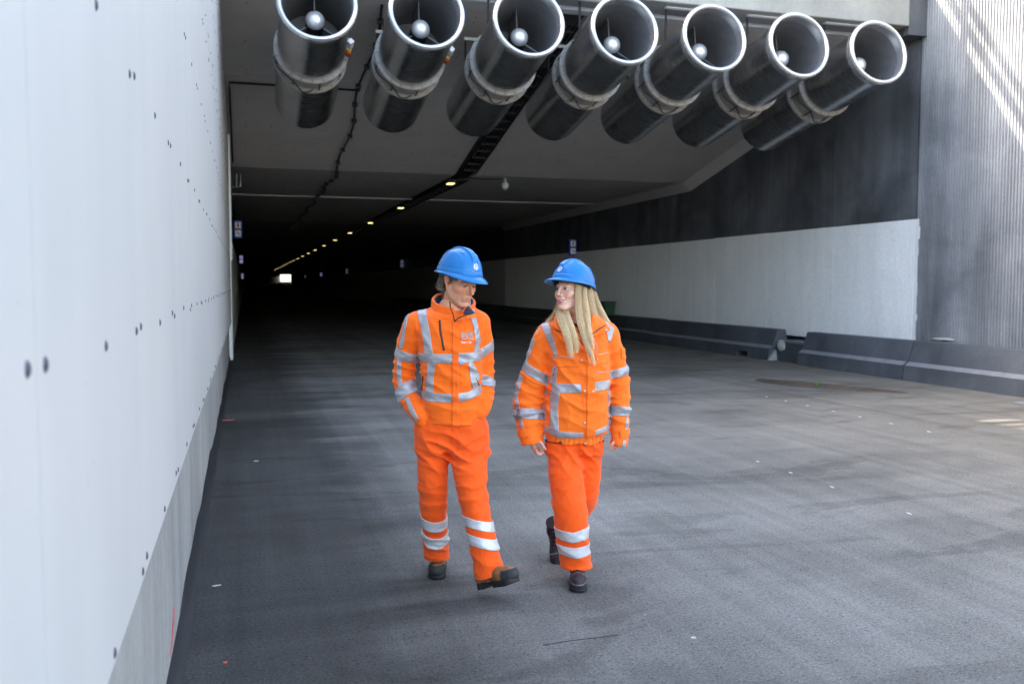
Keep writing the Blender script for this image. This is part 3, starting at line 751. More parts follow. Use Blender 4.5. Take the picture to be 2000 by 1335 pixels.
for k in range(7):
    a = k*.9; m = MB(); d = Vector((math.cos(a), math.sin(a), 0)); s_ = Vector((-d.y, d.x, 0))
    m.add([Vector((0, 0, 0)), d*.03+s_*.012+Vector((0, 0, .05)), d*.055+Vector((0, 0, .085)), d*.03-s_*.012+Vector((0, 0, .05))], [(0, 1, 2, 3)]); m.build("leaf", M['leaf'], wd)
# ================================================================== PEOPLE: implicit-surface modelling
class Noise3:
    def __init__(s, seed):
        s.t = np.random.default_rng(seed).uniform(-1, 1, (32, 32, 32)).astype('f4')
    def __call__(s, P):
        P = np.asarray(P, 'f4'); i = np.floor(P).astype('i4'); f = P-i; f = f*f*(3-2*f); r = 0
        for dx in (0, 1):
            for dy in (0, 1):
                for dz in (0, 1):
                    w = (f[..., 0] if dx else 1-f[..., 0])*(f[..., 1] if dy else 1-f[..., 1])*(f[..., 2] if dz else 1-f[..., 2])
                    r = r + w*s.t[(i[..., 0]+dx) & 31, (i[..., 1]+dy) & 31, (i[..., 2]+dz) & 31]
        return r
NZ = Noise3(5)
def smin(a, b, k):
    if k <= 0: return np.minimum(a, b)
    h = np.maximum(k-np.abs(a-b), 0)/k
    return np.minimum(a, b) - h*h*k*.25
class Vol:
    def __init__(s, lo, hi, h):
        s.lo = np.array(lo, 'f4'); s.h = h; s.n = np.ceil((np.array(hi)-s.lo)/h).astype(int)+1
        s.d = np.full(s.n, .5, 'f4')
    def box(s, lo, hi):
        a = np.clip(np.floor((np.array(lo)-s.lo)/s.h).astype(int), 0, s.n); b = np.clip(np.ceil((np.array(hi)-s.lo)/s.h).astype(int)+1, 0, s.n)
        sl = tuple(slice(a[i], b[i]) for i in range(3))
        g = [s.lo[i]+s.h*np.arange(a[i], b[i], dtype='f4') for i in range(3)]
        return sl, g[0][:, None, None], g[1][None, :, None], g[2][None, None, :]
    def op(s, f, lo, hi, k=0., mode='u'):
        mg = k+.03; sl, X, Y, Z = s.box(np.array(lo)-mg, np.array(hi)+mg)
        if min(X.size, Y.size, Z.size) == 0: return
        d = f(X, Y, Z); c = s.d[sl]
        if mode == 'u': s.d[sl] = smin(c, d, k)
        elif mode == 's': s.d[sl] = -smin(-c, d, k)
        elif mode == 'i': s.d[sl] = -smin(-c, -d, k)
    def ell(s, c, r, k=0., mode='u', rot=None):
        c = np.array(c); r = np.array(r); m = float(max(r)); mn = float(min(r))
        def f(X, Y, Z):
            x, y, z = X-c[0], Y-c[1], Z-c[2]
            if rot is not None: x, y, z = [rot[0][i]*x+rot[1][i]*y+rot[2][i]*z for i in range(3)]
            q = np.sqrt((x/r[0])**2+(y/r[1])**2+(z/r[2])**2)
            g = np.sqrt((x/r[0]**2)**2+(y/r[1]**2)**2+(z/r[2]**2)**2)+1e-6
            return (q*(q-1)/g).astype('f4')
        s.op(f, c-m, c+m, k, mode)
    def limb(s, pts, rad, k=0., e=None, flat=None, mode='u', sub=5):
        P, Rr, Fl = spline(pts, rad, flat, sub); lo = P.min(0)-Rr.max(); hi = P.max(0)+Rr.max()
        s.op(lambda X, Y, Z: limb_d(X, Y, Z, P, Rr, e, Fl), lo, hi, k, mode)
def spline(pts, rad, flat, sub):
    P = np.array(pts, float); n = len(P); rad = np.array(rad, float); flat = np.ones(n) if flat is None else np.array(flat, float)
    if sub <= 1 or n < 3: return P, rad, flat
    A = np.column_stack([P, rad, flat]); out = []
    for i in range(n-1):
        p0, p1, p2, p3 = A[max(i-1, 0)], A[i], A[i+1], A[min(i+2, n-1)]
        for j in range(sub):
            t = j/sub; out.append(.5*((2*p1)+(-p0+p2)*t+(2*p0-5*p1+4*p2-p3)*t*t+(-p0+3*p1-3*p2+p3)*t**3))
    out.append(A[-1]); A = np.array(out); return A[:, :3], A[:, 3], A[:, 4]
def limb_d(X, Y, Z, P, Rr, e=None, Fl=None):
    r = None
    for i in range(len(P)-1):
        a, b = P[i], P[i+1]; ab = b-a; L = float(ab@ab)+1e-12
        t = np.clip(((X-a[0])*ab[0]+(Y-a[1])*ab[1]+(Z-a[2])*ab[2])/L, 0, 1)
        qx, qy, qz = X-(a[0]+t*ab[0]), Y-(a[1]+t*ab[1]), Z-(a[2]+t*ab[2]); q2 = qx*qx+qy*qy+qz*qz
        if e is not None:
            fl = Fl[i]+t*(Fl[i+1]-Fl[i]); c = qx*e[0]+qy*e[1]+qz*e[2]; q2 = q2 + c*c*(1/(fl*fl)-1)
        d = (np.sqrt(np.maximum(q2, 0))-(Rr[i]+t*(Rr[i+1]-Rr[i]))).astype('f4')
        r = d if r is None else np.minimum(r, d)
    return r
def loft(X, Y, Z, S):
    """S rows: z, cx, cy, a, b, exponent"""
    S = np.array(sorted(S)); g = lambda j: np.interp(Z, S[:, 0], S[:, j])
    cx, cy, a, b, n = [g(j) for j in range(1, 6)]
    q = ((np.abs(X-cx)/a)**n+(np.abs(Y-cy)/b)**n+1e-9)**(1/n)
    d = (q-1)*np.minimum(a, b)
    return np.maximum(d, np.maximum(S[0, 0]-Z, Z-S[-1, 0])).astype('f4')
def disp(v, fn, w=.02):
    idx = np.argwhere(np.abs(v.d) < w); P = v.lo + idx*v.h
    v.d[tuple(idx.T)] -= fn(P).astype('f4')
def nets(v):
    d = v.d; s = d < 0
    cnt = sum(s[i:s.shape[0]-1+i, j:s.shape[1]-1+j, k:s.shape[2]-1+k].astype('i1') for i in (0, 1) for j in (0, 1) for k in (0, 1))
    idx = np.argwhere((cnt > 0) & (cnt < 8)); C = [(i, j, k) for i in (0, 1) for j in (0, 1) for k in (0, 1)]
    vals = np.stack([d[idx[:, 0]+c[0], idx[:, 1]+c[1], idx[:, 2]+c[2]] for c in C], 1)
    pos = np.zeros((len(idx), 3)); num = np.zeros(len(idx))
    for a in range(8):
        for b in range(a+1, 8):
            if sum(abs(C[a][q]-C[b][q]) for q in range(3)) != 1: continue
            va, vb = vals[:, a], vals[:, b]; cr = (va < 0) != (vb < 0); t = np.where(cr, va/(va-vb+1e-12), 0)
            pos += np.where(cr[:, None], np.array(C[a])+t[:, None]*(np.array(C[b])-np.array(C[a])), 0); num += cr
    V = v.lo+(idx+pos/num[:, None])*v.h
    gi = np.full(cnt.shape, -1, 'i4'); gi[tuple(idx.T)] = np.arange(len(idx)); Fs = []
    for ax in range(3):
        sl0 = [slice(1, -1)]*3; sl1 = [slice(1, -1)]*3; sl0[ax] = slice(0, -1); sl1[ax] = slice(1, None)
        A, B = s[tuple(sl0)], s[tuple(sl1)]; off = np.array([1, 1, 1]); off[ax] = 0
        e = np.argwhere(A != B); inside = A[tuple(e.T)]; e = e+off
        o = [(ax+1) % 3, (ax+2) % 3]; q = []
        for (p, r) in ((0, 0), (-1, 0), (-1, -1), (0, -1)):
            t = e.copy(); t[:, o[0]] += p; t[:, o[1]] += r; q.append(gi[tuple(t.T)])
        q = np.stack(q, 1); q[~inside] = q[~inside][:, ::-1]; Fs.append(q[(q >= 0).all(1)])
    return V, np.concatenate(Fs)
def vnormals(V, F):
    n = np.zeros_like(V); a = np.cross(V[F[:, 2]]-V[F[:, 0]], V[F[:, 3]]-V[F[:, 1]])
    for k in range(4): np.add.at(n, F[:, k], a)
    return n/(np.linalg.norm(n, axis=1, keepdims=True)+1e-12)
def relax(V, F, it=1, w=.5):
    for _ in range(it):
        acc = np.zeros_like(V); c = np.zeros(len(V))
        for k in range(4):
            for (a, b) in ((F[:, k], F[:, (k+1) % 4]), (F[:, (k+1) % 4], F[:, k])): np.add.at(acc, a, V[b]); np.add.at(c, a, 1)
        V = V*(1-w)+w*acc/np.maximum(c, 1)[:, None]
    return V

class Person:
    def __init__(s, D, pxc, label):
        s.D = D; a = (pxc-1000)/F_PX; s.x0 = D/(math.cos(PITCH))*a
        fh = Vector((math.sin(YAW), math.cos(YAW), 0)); rr = Vector((math.cos(YAW), -math.sin(YAW), 0))
        o = fh*D + rr*s.x0; s.root = empty("person", (o.x, o.y, 0), -YAW); tag(s.root, label, "person", "two workers walking out of the tunnel")
    def K(s, px, py, y=0.0):
        a, b = (px-1000)/F_PX, (667.5-py)/F_PX; t = (s.D+y)/(math.cos(PITCH)+b*math.sin(PITCH))
        return np.array([t*a - s.x0*1.0, y, CAM_H+t*(-math.sin(PITCH)+b*math.cos(PITCH))])
    def m(s, px): return px*s.D/F_PX
    def obj(s, name, V, F, mat, parent=None, col=None, smooth=True):
        return add_obj(name, raw_mesh(name, V, np.asarray(F), [mat], smooth=smooth, col=col), parent or s.root)
    # ---- pieces of tape, flaps and pockets cut from a garment's own surface
    def patch(s, name, G, polys, mat, parent, off=.003, front=None, sel=None, thick=.002, rnd=None):
        V, F, N = G['V'], G['F'], G['N']; fc = V[F].mean(1); allv = []; allf = []
        for poly in polys:
            keep = np.ones(len(F), bool)
            if isinstance(poly, dict): planes = poly['planes']; selk = poly.get('sel')
            else:
                pts = [s.K(*p) for p in poly]; c = sum(pts)/len(pts); planes = []; selk = None
                for i in range(len(pts)):
                    a, b = pts[i], pts[(i+1) % len(pts)]; u = b-a; n = np.array([u[2], 0, -u[0]]); n /= np.linalg.norm(n)+1e-9
                    if n@(c-a) > 0: n = -n
                    planes.append((a, n))
            if selk is None: selk = sel
            if selk is not None: keep &= selk(fc)
            if front is True: keep &= N[F].mean(1)[:, 1] < .25
            if front is False: keep &= N[F].mean(1)[:, 1] > -.1
            for (co, no) in planes: keep &= ((fc-co)@no) < .012
            Fk = F[keep]
            if len(Fk) == 0: continue
            used, inv = np.unique(Fk, return_inverse=True); Fi = inv.reshape(Fk.shape)
            bm = bmesh.new(); vs_ = [bm.verts.new(V[u]+N[u]*off) for u in used]
            for f in Fi: 
                try: bm.faces.new([vs_[i] for i in f])
                except ValueError: pass
            for (co, no) in planes:
                bmesh.ops.bisect_plane(bm, geom=bm.verts[:]+bm.edges[:]+bm.faces[:], plane_co=Vector(co), plane_no=Vector(no), clear_outer=True, dist=1e-5)
            n0 = len(allv); bm.verts.index_update(); allv += [v.co[:] for v in bm.verts]; allf += [[v.index+n0 for v in f.verts] for f in bm.faces]; bm.free()
        if not allf: print("EMPTY PATCH", name); return None
        me = raw_mesh(name, allv, allf, [mat], smooth=True); bm = bmesh.new(); bm.from_mesh(me); bmesh.ops.remove_doubles(bm, verts=bm.verts[:], dist=.0012)
        left = set(bm.faces); isl = []
        while left:
            st = [left.pop()]; comp = [st[0]]
            while st:
                for e_ in st.pop().edges:
                    for nf in e_.link_faces:
                        if nf in left: left.discard(nf); st.append(nf); comp.append(nf)
            isl.append(comp)
        big = max(len(c_) for c_ in isl); junk = [f_ for c_ in isl if len(c_) < big*.35 for f_ in c_]
        if junk: bmesh.ops.delete(bm, geom=junk, context='FACES')
        for f in bm.faces: f.smooth = True
        bm.to_mesh(me); bm.free(); o = add_obj(name, me, parent)
        md = o.modifiers.new("thickness", 'SOLIDIFY'); md.thickness = thick+off*.6; md.offset = -1 if True else 0
        return o
    def ring(s, a, b, t0, t1, sel, tilt=None):
        a, b = np.array(a), np.array(b); n = (b-a); L = np.linalg.norm(n); n = n/L
        if tilt is not None: n = n+np.array(tilt); n /= np.linalg.norm(n)
        return {'planes': [(a+(b-a)*t0, -n), (a+(b-a)*t1, n)], 'sel': sel}
    def surf(s, G, pts, y0=-.6, lift=.003, d=(0, 1, 0)):
        bvh = G['bvh']; out = []
        for p in pts:
            k = s.K(*p[:2]); o = Vector((k[0], y0, k[2])); h = bvh.ray_cast(o, Vector(d))
            if h[0] is None: continue
            out.append(h[0]-Vector(d)*lift)
        return out
    def line(s, name, G, px, r, mat, parent, lift=.002, n=14, flat=False):
        q = []
        for i in range(len(px)-1):
            for j in range(n): t = j/n; q.append((px[i][0]*(1-t)+px[i+1][0]*t, px[i][1]*(1-t)+px[i+1][1]*t))
        q.append(px[-1]); pts = s.surf(G, q, lift=lift)
        m = MB(); m.tube(pts, r, 6); return m.build(name, mat, parent, smooth=True)
    def text(s, name, G, txt, px, py, size_px, mat, parent, stretch=1.0, rot=0.0, bold=0):
        cu = bpy.data.curves.new("t", 'FONT'); cu.body = txt; cu.size = 1; cu.resolution_u = 3; cu.offset = bold
        o = bpy.data.objects.new("t", cu); COL.objects.link(o); bpy.context.view_layer.update()
        me = bpy.data.meshes.new_from_object(o.evaluated_get(bpy.context.evaluated_depsgraph_get())); bpy.data.objects.remove(o)
        V = []; ok = True
        for v in me.vertices:
            x, y = v.co.x*size_px*stretch, v.co.y*size_px; x, y = x*math.cos(rot)-y*math.sin(rot), x*math.sin(rot)+y*math.cos(rot)
            q = s.surf(G, [(px+x, py-y)], lift=.0025)
            V.append(q[0] if q else Vector(s.K(px+x, py-y, -.15)))
        Fs = [tuple(p.vertices) for p in me.polygons]; m = MB(); m.add(V, Fs); return m.build(name, mat, parent)
    def garment(s, v, it=1, w=.5):
        V, F = nets(v); V = relax(V, F, it, w); N = vnormals(V, F)
        bvh = BVHTree.FromPolygons([tuple(p) for p in V], [tuple(int(i) for i in f) for f in F])
        return {'V': V, 'F': F, 'N': N, 'bvh': bvh}

def fold(P, c, rad, k, amp, ph=0, sharp=1.6, wob=9):
    c = np.array(c); k = np.array(k, float); d2 = ((P-c)**2).sum(1)/rad**2; w = np.exp(-d2*1.4)
    a = P@k*2*math.pi + ph + 2.2*NZ(P*wob+ph); q = 1-np.abs(np.sin(a*.5)); return amp*1.7*w*(q**1.5-.35)
def cloth_noise(P, a1=.004, a2=.003):
    return a1*NZ(P*np.array([7, 7, 4.5])+3) + a2*NZ(P*np.array([16, 16, 9])+11) + .0012*NZ(P*38)
def rfolds(P, lo, hi, n, seed, amp, kx=5, kz=13):
    g = np.random.default_rng(seed); d = 0
    for _ in range(n): d = d + fold(P, g.uniform(lo, hi), g.uniform(.06, .13), (g.normal(0, kx), 0, g.choice((-1, 1))*g.uniform(.5, 1.2)*kz), amp*g.uniform(.5, 1.2), g.uniform(0, 6))
    return d
def dist_seg(P, pts):
    r = None
    for a, b in zip(pts[:-1], pts[1:]):
        a, b = np.array(a), np.array(b); ab = b-a; t = np.clip((P-a)@ab/(ab@ab), 0, 1); d = np.linalg.norm(P-(a+t[:, None]*ab), axis=1)
        r = d if r is None else np.minimum(r, d)
    return r

# ------------------------------------------------------------------ head (local: face to -y, x across, z up, origin between the ears at eye level)
def head_vol(fem):
    v = Vol((-.115, -.14, -.17), (.115, .135, .15), .0021)
    k = .012
    v.ell((0, .016, .040), (.0755 if not fem else .071, .097 if not fem else .091, .086), 0)
    v.ell((0, -.030, -.030), (.060 if not fem else .056, .062, .085 if not fem else .080), .02)
    v.ell((0, -.030, -.070), (.050 if not fem else .038, .050, .042), .02)
    jw = .047 if not fem else .038
    for sx in (-1, 1):
        v.limb([(sx*.058, .012, -.035), (sx*jw, -.012, -.072), (sx*.020, -.070, -.107)], [.014, .014, .013], .022, sub=3)
        v.ell((sx*.044, -.055, -.024), (.020, .022, .017), .022)           # cheek bone
        if fem: v.ell((sx*.036, -.066, -.040), (.017, .014, .014), .016)      # smiling cheek
    v.ell((0, -.078, -.104 if not fem else -.100), (.018 if not fem else .014, .015, .014), .016)       # chin
    v.limb([(-.042, -.070, .020), (-.018, -.084, .023), (.018, -.084, .023), (.042, -.070, .020)], [.009, .0085, .0085, .009] if not fem else [.006]*4, .016, sub=3)
    for sx in (-1, 1): v.ell((sx*.031, -.099, .001), (.0185, .017, .0125), .014, 's')   # eye sockets
    nl = -.116 if not fem else -.108
    v.limb([(0, -.083, .020), (0, -.097, -.004), (0, nl, -.031)], [.0065, .0070, .0088 if not fem else .0076], .007, sub=4)
    v.ell((0, nl+.001, -.033), (.0088 if not fem else .0075, .009, .0078), .005)
    for sx in (-1, 1):
        v.ell((sx*.0125, -.096, -.037), (.0070, .0095, .0068), .006)
        v.ell((sx*.0062, -.108 if not fem else -.1, -.043), (.0026, .0045, .0024), .002, 's')
    v.ell((0, -.080, -.066), (.028, .017, .022), .014)
    v.ell((0, -.0985, -.050), (.0035, .004, .008), .005, 's')                             # philtrum
    wd_ = .0230 if not fem else .0285; up = .0065 if not fem else .0085
    yl = -.0935
    v.limb([(-wd_, yl+.016, -.0665+up), (-.011, yl+.002, -.0615), (0, yl, -.0630), (.011, yl+.002, -.0615), (wd_, yl+.016, -.0665+up)], [.0012, .0028, .0027, .0028, .0012] if not fem else [.0012, .0026, .0024, .0026, .0012], .0035, sub=4)
    v.limb([(-wd_, yl+.016, -.0690+up), (-.010, yl+.003, -.0740 if not fem else -.0790), (.010, yl+.003, -.0740 if not fem else -.0790), (wd_, yl+.016, -.0690+up)], [.0012, .0036, .0036, .0012] if not fem else [.0010, .0034, .0034, .0010], .004, sub=4)
    gh = .0007 if not fem else .0052
    v.op(lambda X, Y, Z: np.maximum(np.abs(Z-(-.0685-(.0022 if fem else 0)+up*(X/wd_)**2))-gh*np.clip(1.05-(X/wd_)**2, -.2, 1), Y-(-.0900+.016*(X/wd_)**2+.004)).astype('f4'), (-wd_, -.12, -.09), (wd_, -.06, -.05), .0012, 's')
    pass
    v.ell((0, -.094, -.087), (.016, .006, .004), .008, 's')                                # below the lower lip
    for sx in (-1, 1):                                                                      # nasolabial fold, eyelids, ears
        v.limb([(sx*.019, -.094, -.038), (sx*.029, -.084, -.056), (sx*.032, -.076, -.070)], [.0011, .0013, .0004], .007, mode='s', sub=3)
        c = np.array((sx*.031, -.0735, .000))
        def lid(X, Y, Z, c=c, up_=True):
            q = np.sqrt((X-c[0])**2+(Y-c[1])**2+(Z-c[2])**2)-.0142
            if up_: return np.maximum(q, (c[2]+(.0042 if fem else -.0004))-Z-.22*np.abs(X-c[0]) + (Y-c[1])*.0).astype('f4')
            return np.maximum(q, Z-(c[2]-(.0046 if fem else .0052))).astype('f4')
        v.op(lambda X, Y, Z: lid(X, Y, Z), c-.015, c+.015, .0025); v.op(lambda X, Y, Z: lid(X, Y, Z, up_=False), c-.015, c+.015, .0025)
        ex = sx*(.0765 if not fem else .072)
        a = R(14); rot = [[math.cos(R(18)*sx), math.sin(R(18)*sx), 0], [-math.sin(R(18)*sx), math.cos(R(18)*sx), 0], [0, 0, 1]]
        v.limb([(ex-sx*.004, .006, -.028), (ex, .010, -.020), (ex+sx*.007, .020, .000), (ex+sx*.009, .022, .018), (ex+sx*.006, .014, .030), (ex+sx*.001, .002, .022), (ex-sx*.002, -.002, .008)], [.0045, .0058, .0048, .0050, .0046, .0040, .0030], .004, sub=4)
        v.ell((ex+sx*.0035, .010, .004), (.0045, .012, .023), .006)
        v.ell((ex+sx*.0085, .006, .002), (.0040, .0075, .012), .004, 's')
        v.ell((ex-sx*.001, -.0015, -.004), (.004, .0035, .006), .003)
    return v
def head_mesh(P, fem, cpx, cpy, cy, yaw, pitch, roll, neck_base, skin, hairc, scale=1.0):
    v = head_vol(fem); V, F = nets(v)
    Rm = np.array(Matrix.Rotation(R(yaw), 3, 'Z') @ Matrix.Rotation(R(roll), 3, 'Y') @ Matrix.Rotation(R(pitch), 3, 'X'))
    c = P.K(cpx, cpy, cy)
    L = V.copy(); x, y, z = L.T; ax = np.abs(x)
    g = lambda cx, cz, sx_, sz_: np.exp(-((ax-cx)/sx_)**2-((z-cz)/sz_)**2)*(y < -.02)
    base = np.array(skin); C = np.tile(base, (len(V), 1))*(1+.05*NZ(L*70)[:, None]+.05*NZ(L*25)[:, None])
    red = np.array((base[0]*1.05, base[1]*.62, base[2]*.60)); mixc = lambda w, col: C*(1-w[:, None])+w[:, None]*np.array(col)
    C = mixc(.55*g(.040, -.034, .020, .020), red); C = mixc(.5*np.exp(-(x/.012)**2-((z+.034)/.012)**2)*(y < -.09), red)
    C = mixc(.55*np.exp(-((z+.0)/.035)**2)*(ax > .074), red)
    if not fem:
        st = np.clip((-.035-z)/.03, 0, 1)*(y < .01)*np.clip((ax*1.0+(-.06-z)*1.2+.02)/.02, 0, 1)
        C = mixc(.30*st*(.6+.4*NZ(L*300)), (.20, .17, .16))
        for zz in (.052, .064): C = mixc(.25*np.exp(-((z-zz-.01*(ax/.03)**2*.3)/.0016)**2)*(y < -.04)*(ax < .035), base*.6)
        for q in range(3): C = mixc(.35*np.exp(-((z-.002+(q-1)*(ax-.046)*.5)/.0012)**2)*(ax > .046)*(ax < .062)*(y < -.03), base*.6)
    zu = .0065 if not fem else .0085; wd_ = .0230 if not fem else .0285
    lipw = np.clip(1-(ax/wd_)**2, 0, 1); lz = -.0688-(.002 if fem else 0)+zu*(ax/wd_)**2; dz = z-lz
    lm = ((dz < (.0078 if not fem else .0105)*lipw+.0008) & (dz > -(.0088 if not fem else .0130)*lipw-.0008) & (ax < wd_) & (y < -.072)).astype(float)
    C = mixc(lm*(.5 if not fem else .75), (base[0]*.82, base[1]*.36, base[2]*.40) if not fem else (.62, .16, .17))
    inner = (np.abs(dz) < (.0012 if not fem else .0055)*lipw+.0003) & (ax < wd_) & (y > (-.0925 if not fem else -.0895)+.012*(ax/wd_)**2) & (y < -.07); C = mixc(inner*.9, (.06, .012, .012))
    bz = .0205-.10*(ax-.030)**2*60*.012 + (.003 if fem else 0); bt = .0036 if not fem else .0024
    bw = np.clip(1.4-np.abs(z-bz)/bt, 0, 1)*((ax > .012) & (ax < .050) & (y < -.04)); C = mixc(bw*(.62 if not fem else .7)*(.85+.15*NZ(L*400)), hairc)
    ew = np.exp(-((ax-.031)/.015)**2-((z-.0)/.009)**2)*(y < -.06); C = mixc(.38*ew, base*np.array((.62, .45, .42)))
    lw_ = ((np.abs(z-(.0046 if fem else .0)) < .0012) & (np.abs(ax-.031) < .0125) & (y < -.075)); C = mixc(lw_*.8, (.03, .02, .015))
    Vw = (V*scale)@Rm.T + c
    G = {'R': Rm, 'c': c, 's': scale}
    T = lambda p: (np.array(p)*scale)@Rm.T + c; G['T'] = T
    # neck: own fine volume blended into the head surface
    nb = np.array(neck_base); nt = T((0, .028, -.045))
    lo = np.minimum(nb, nt)-.10; hi = np.maximum(nb, nt)+.10
    nv = Vol(lo, hi, .004); r0 = .052 if not fem else .045
    nv.limb([nt, (nt+nb)/2+np.array((0, .004, 0)), nb], [r0, r0*.97, r0*.90], 0)
    chin_ = T((0, -.045, -.092)); nv.limb([chin_, (nt+nb)/2], [.022, .035], .03)
    if not fem: nv.ell(T((0, -.046, -.125)), (.010, .010, .014), .02)
    Vn, Fn = nets(nv); Cn = np.tile(base*.93, (len(Vn), 1))*(1+.06*NZ(Vn*40)[:, None])
    return G, [(Vw, F, C), (Vn, Fn, Cn)]
def eyes(P, G, parent, gaze=(0, 0)):
    T = G['T']; sc_ = G['s']
    for sx in (-1, 1):
        c = T((sx*.031, -.0735, 0)); m = MB(); bm = bmesh.new(); bmesh.ops.create_uvsphere(bm, u_segments=20, v_segments=12, radius=.0131*sc_)
        for v in bm.verts: v.co += Vector(c)
        me = bpy.data.meshes.new("eye"); bm.to_mesh(me); bm.free(); me.materials.append(M['eyewhite'])
        for p in me.polygons: p.use_smooth = True
        e = add_obj("eye", me, parent)
        d = np.array((gaze[0], -1, gaze[1])); d = d/np.linalg.norm(d); dv = Vector(d@G['R'].T)
        m = MB(); m.lathe([(.0124*sc_, .0), (.0130*sc_, .0035*sc_), (.0121*sc_, .0066*sc_)][::-1], 18, c, dv); m.build("iris", M['iris'], e, smooth=True)
        m = MB(); m.lathe([(.0128*sc_, .0027*sc_), (.0134*sc_, .0)], 12, c, dv); m.build("pupil", M['pupil'], e, smooth=True)

def hat(P, G, parent, cpx, cpy, cy, yaw, pitch, roll, sc_=1.0, emb=True):
    A, B, Hh = .114*sc_, .139*sc_, .137*sc_
    Rm = Matrix.Rotation(R(yaw), 3, 'Z') @ Matrix.Rotation(R(roll), 3, 'Y') @ Matrix.Rotation(R(pitch), 3, 'X'); c = Vector(P.K(cpx, cpy, cy))
    nphi = 144; V = []
    def ss(a, b, x): t = min(1, max(0, (x-a)/(b-a))); return t*t*(3-2*t)
    def dome(th, ph, sh=0.0):
        s_ = math.sin(th)**.92; x, y, z = (A-sh)*s_*math.sin(ph), -(B-sh)*s_*math.cos(ph), (Hh-sh)*math.cos(th)
        if sh == 0:
            zz = z/Hh; w = (1-ss(.016, .0205, abs(x)))*ss(.42, .62, zz)*.0085
            w += (ss(.034, .037, abs(x))*(1-ss(.047, .051, abs(x))))*ss(.40, .55, zz)*(1-ss(.80, .90, zz))*.0045*(1 if y > -.05 else ss(-.09, -.05, y))
            n = Vector((x/A/A, y/B/B, z/Hh/Hh)).normalized(); x, y, z = x+n.x*w, y+n.y*w, z+n.z*w
            if zz < .17: q = 1+.022*(1-ss(.13, .17, zz)); x *= q; y *= q
        return Vector((x, y, z))
    rowsn = 0; NT = 64
    for i in range(1, NT+1):
        for k in range(nphi): V.append(dome(math.pi/2*i/NT, 2*math.pi*k/nphi))
    rowsn = NT
    def ext(ph): f = max(0, math.cos(ph)); return .010+.044*f**3.2+.003*max(0, -math.cos(ph))
    for (fr, dz) in ((.25, -.002), (.6, -.006), (1.0, -.013), (1.02, -.0155), (1.0, -.0175), (.6, -.011), (.2, -.007)):
        for k in range(nphi):
            ph = 2*math.pi*k/nphi; e_ = ext(ph)*fr*sc_; b = dome(math.pi/2, ph); n = Vector((b.x/A/A, b.y/B/B, 0)).normalized()
            f = max(0, math.cos(ph)); V.append(b+n*e_+Vector((0, 0, (dz*(.55+.75*f)) - (.010*f**2*max(0, fr)) )))
        rowsn += 1
    for i in range(24, 0, -1):
        for k in range(nphi): V.append(dome(math.pi/2*i/24, 2*math.pi*k/nphi, .004)); 
        rowsn += 1
    Fs = [(i*nphi+k, (i+1)*nphi+k, (i+1)*nphi+(k+1) % nphi, i*nphi+(k+1) % nphi) for i in range(rowsn-1) for k in range(nphi)]
    V.append(Vector((0, 0, Hh+.0058))); Fs += [(len(V)-1, k, (k+1) % nphi) for k in range(nphi)]
    V.append(Vector((0, 0, Hh-.004))); Fs += [(len(V)-1, (rowsn-1)*nphi+(k+1) % nphi, (rowsn-1)*nphi+k) for k in range(nphi)]
    Vw = [Rm @ v + c for v in V]
    m = MB(); m.add(Vw, Fs); ho = m.build("hard_hat", M['hat'], parent, autosmooth=50)
    # inner band and crown straps
    m = MB(); prof = []
    Vb = []; Fb = []
    for z0, q in ((.014, .93), (-.020, .90), (-.020, .87), (.014, .90)):
        for k in range(48): ph = 2*math.pi*k/48; Vb.append(Rm @ Vector((A*q*math.sin(ph), -B*q*math.cos(ph), z0)) + c)
    for i in range(4):
        for k in range(48): Fb.append((i*48+k, ((i+1) % 4)*48+k, ((i+1) % 4)*48+(k+1) % 48, i*48+(k+1) % 48))
    m.add(Vb, Fb); m.build("inner_band", M['liner'], ho, smooth=True)
    # emblem: hexagon outline with an upright figure, laid on the curved front of the shell
    bvh = BVHTree.FromPolygons(Vw, Fs); m = MB()
    def put(x, z):
        o = Rm @ Vector((x, -.30, z)) + c; d = Rm @ Vector((0, 1, 0)); h = bvh.ray_cast(o, d); return (h[0]-d*.0008) if h[0] else o
    def strip(pts, w, close=False):
        n = len(pts); P0 = [Vector(p) for p in pts]; Vq = []; Fq = []
        seg = []
        for i in range(n if close else n-1):
            a, b = P0[i], P0[(i+1) % n]
            for j in range(5): seg.append(a.lerp(b, j/5))
        if not close: seg.append(P0[-1])
        L = len(seg)
        for i in range(L):
            a = seg[(i-1) % L] if close or i > 0 else seg[i]; b = seg[(i+1) % L] if close or i < L-1 else seg[i]; t = (b-a).normalized(); nn = Vector((-t.y, t.x))
            for sg in (-1, 1): q = seg[i]+nn*w*sg/2; Vq.append(put(q.x, q.y))
        for i in range(L if close else L-1): j = (i+1) % L; Fq.append((2*i, 2*i+1, 2*j+1, 2*j))
        m.add(Vq, Fq)
    zc = .052*sc_; r_ = .0155
    strip([(r_*.9*math.sin(R(60*k)), zc+r_*math.cos(R(60*k))) for k in range(6)], .0030, True)
    strip([(0, zc-.008), (0, zc+.004)], .0042); strip([(-.0045, zc-.008), (.0045, zc-.008)], .0022); strip([(-.003, zc+.0075), (.003, zc+.0075)], .0035)
    strip([(-.008, zc-.006), (-.008, zc+.005)], .0015); strip([(.008, zc-.006), (.008, zc+.005)], .0015)
    m.build("emblem", M['emblem'], ho)
    return ho

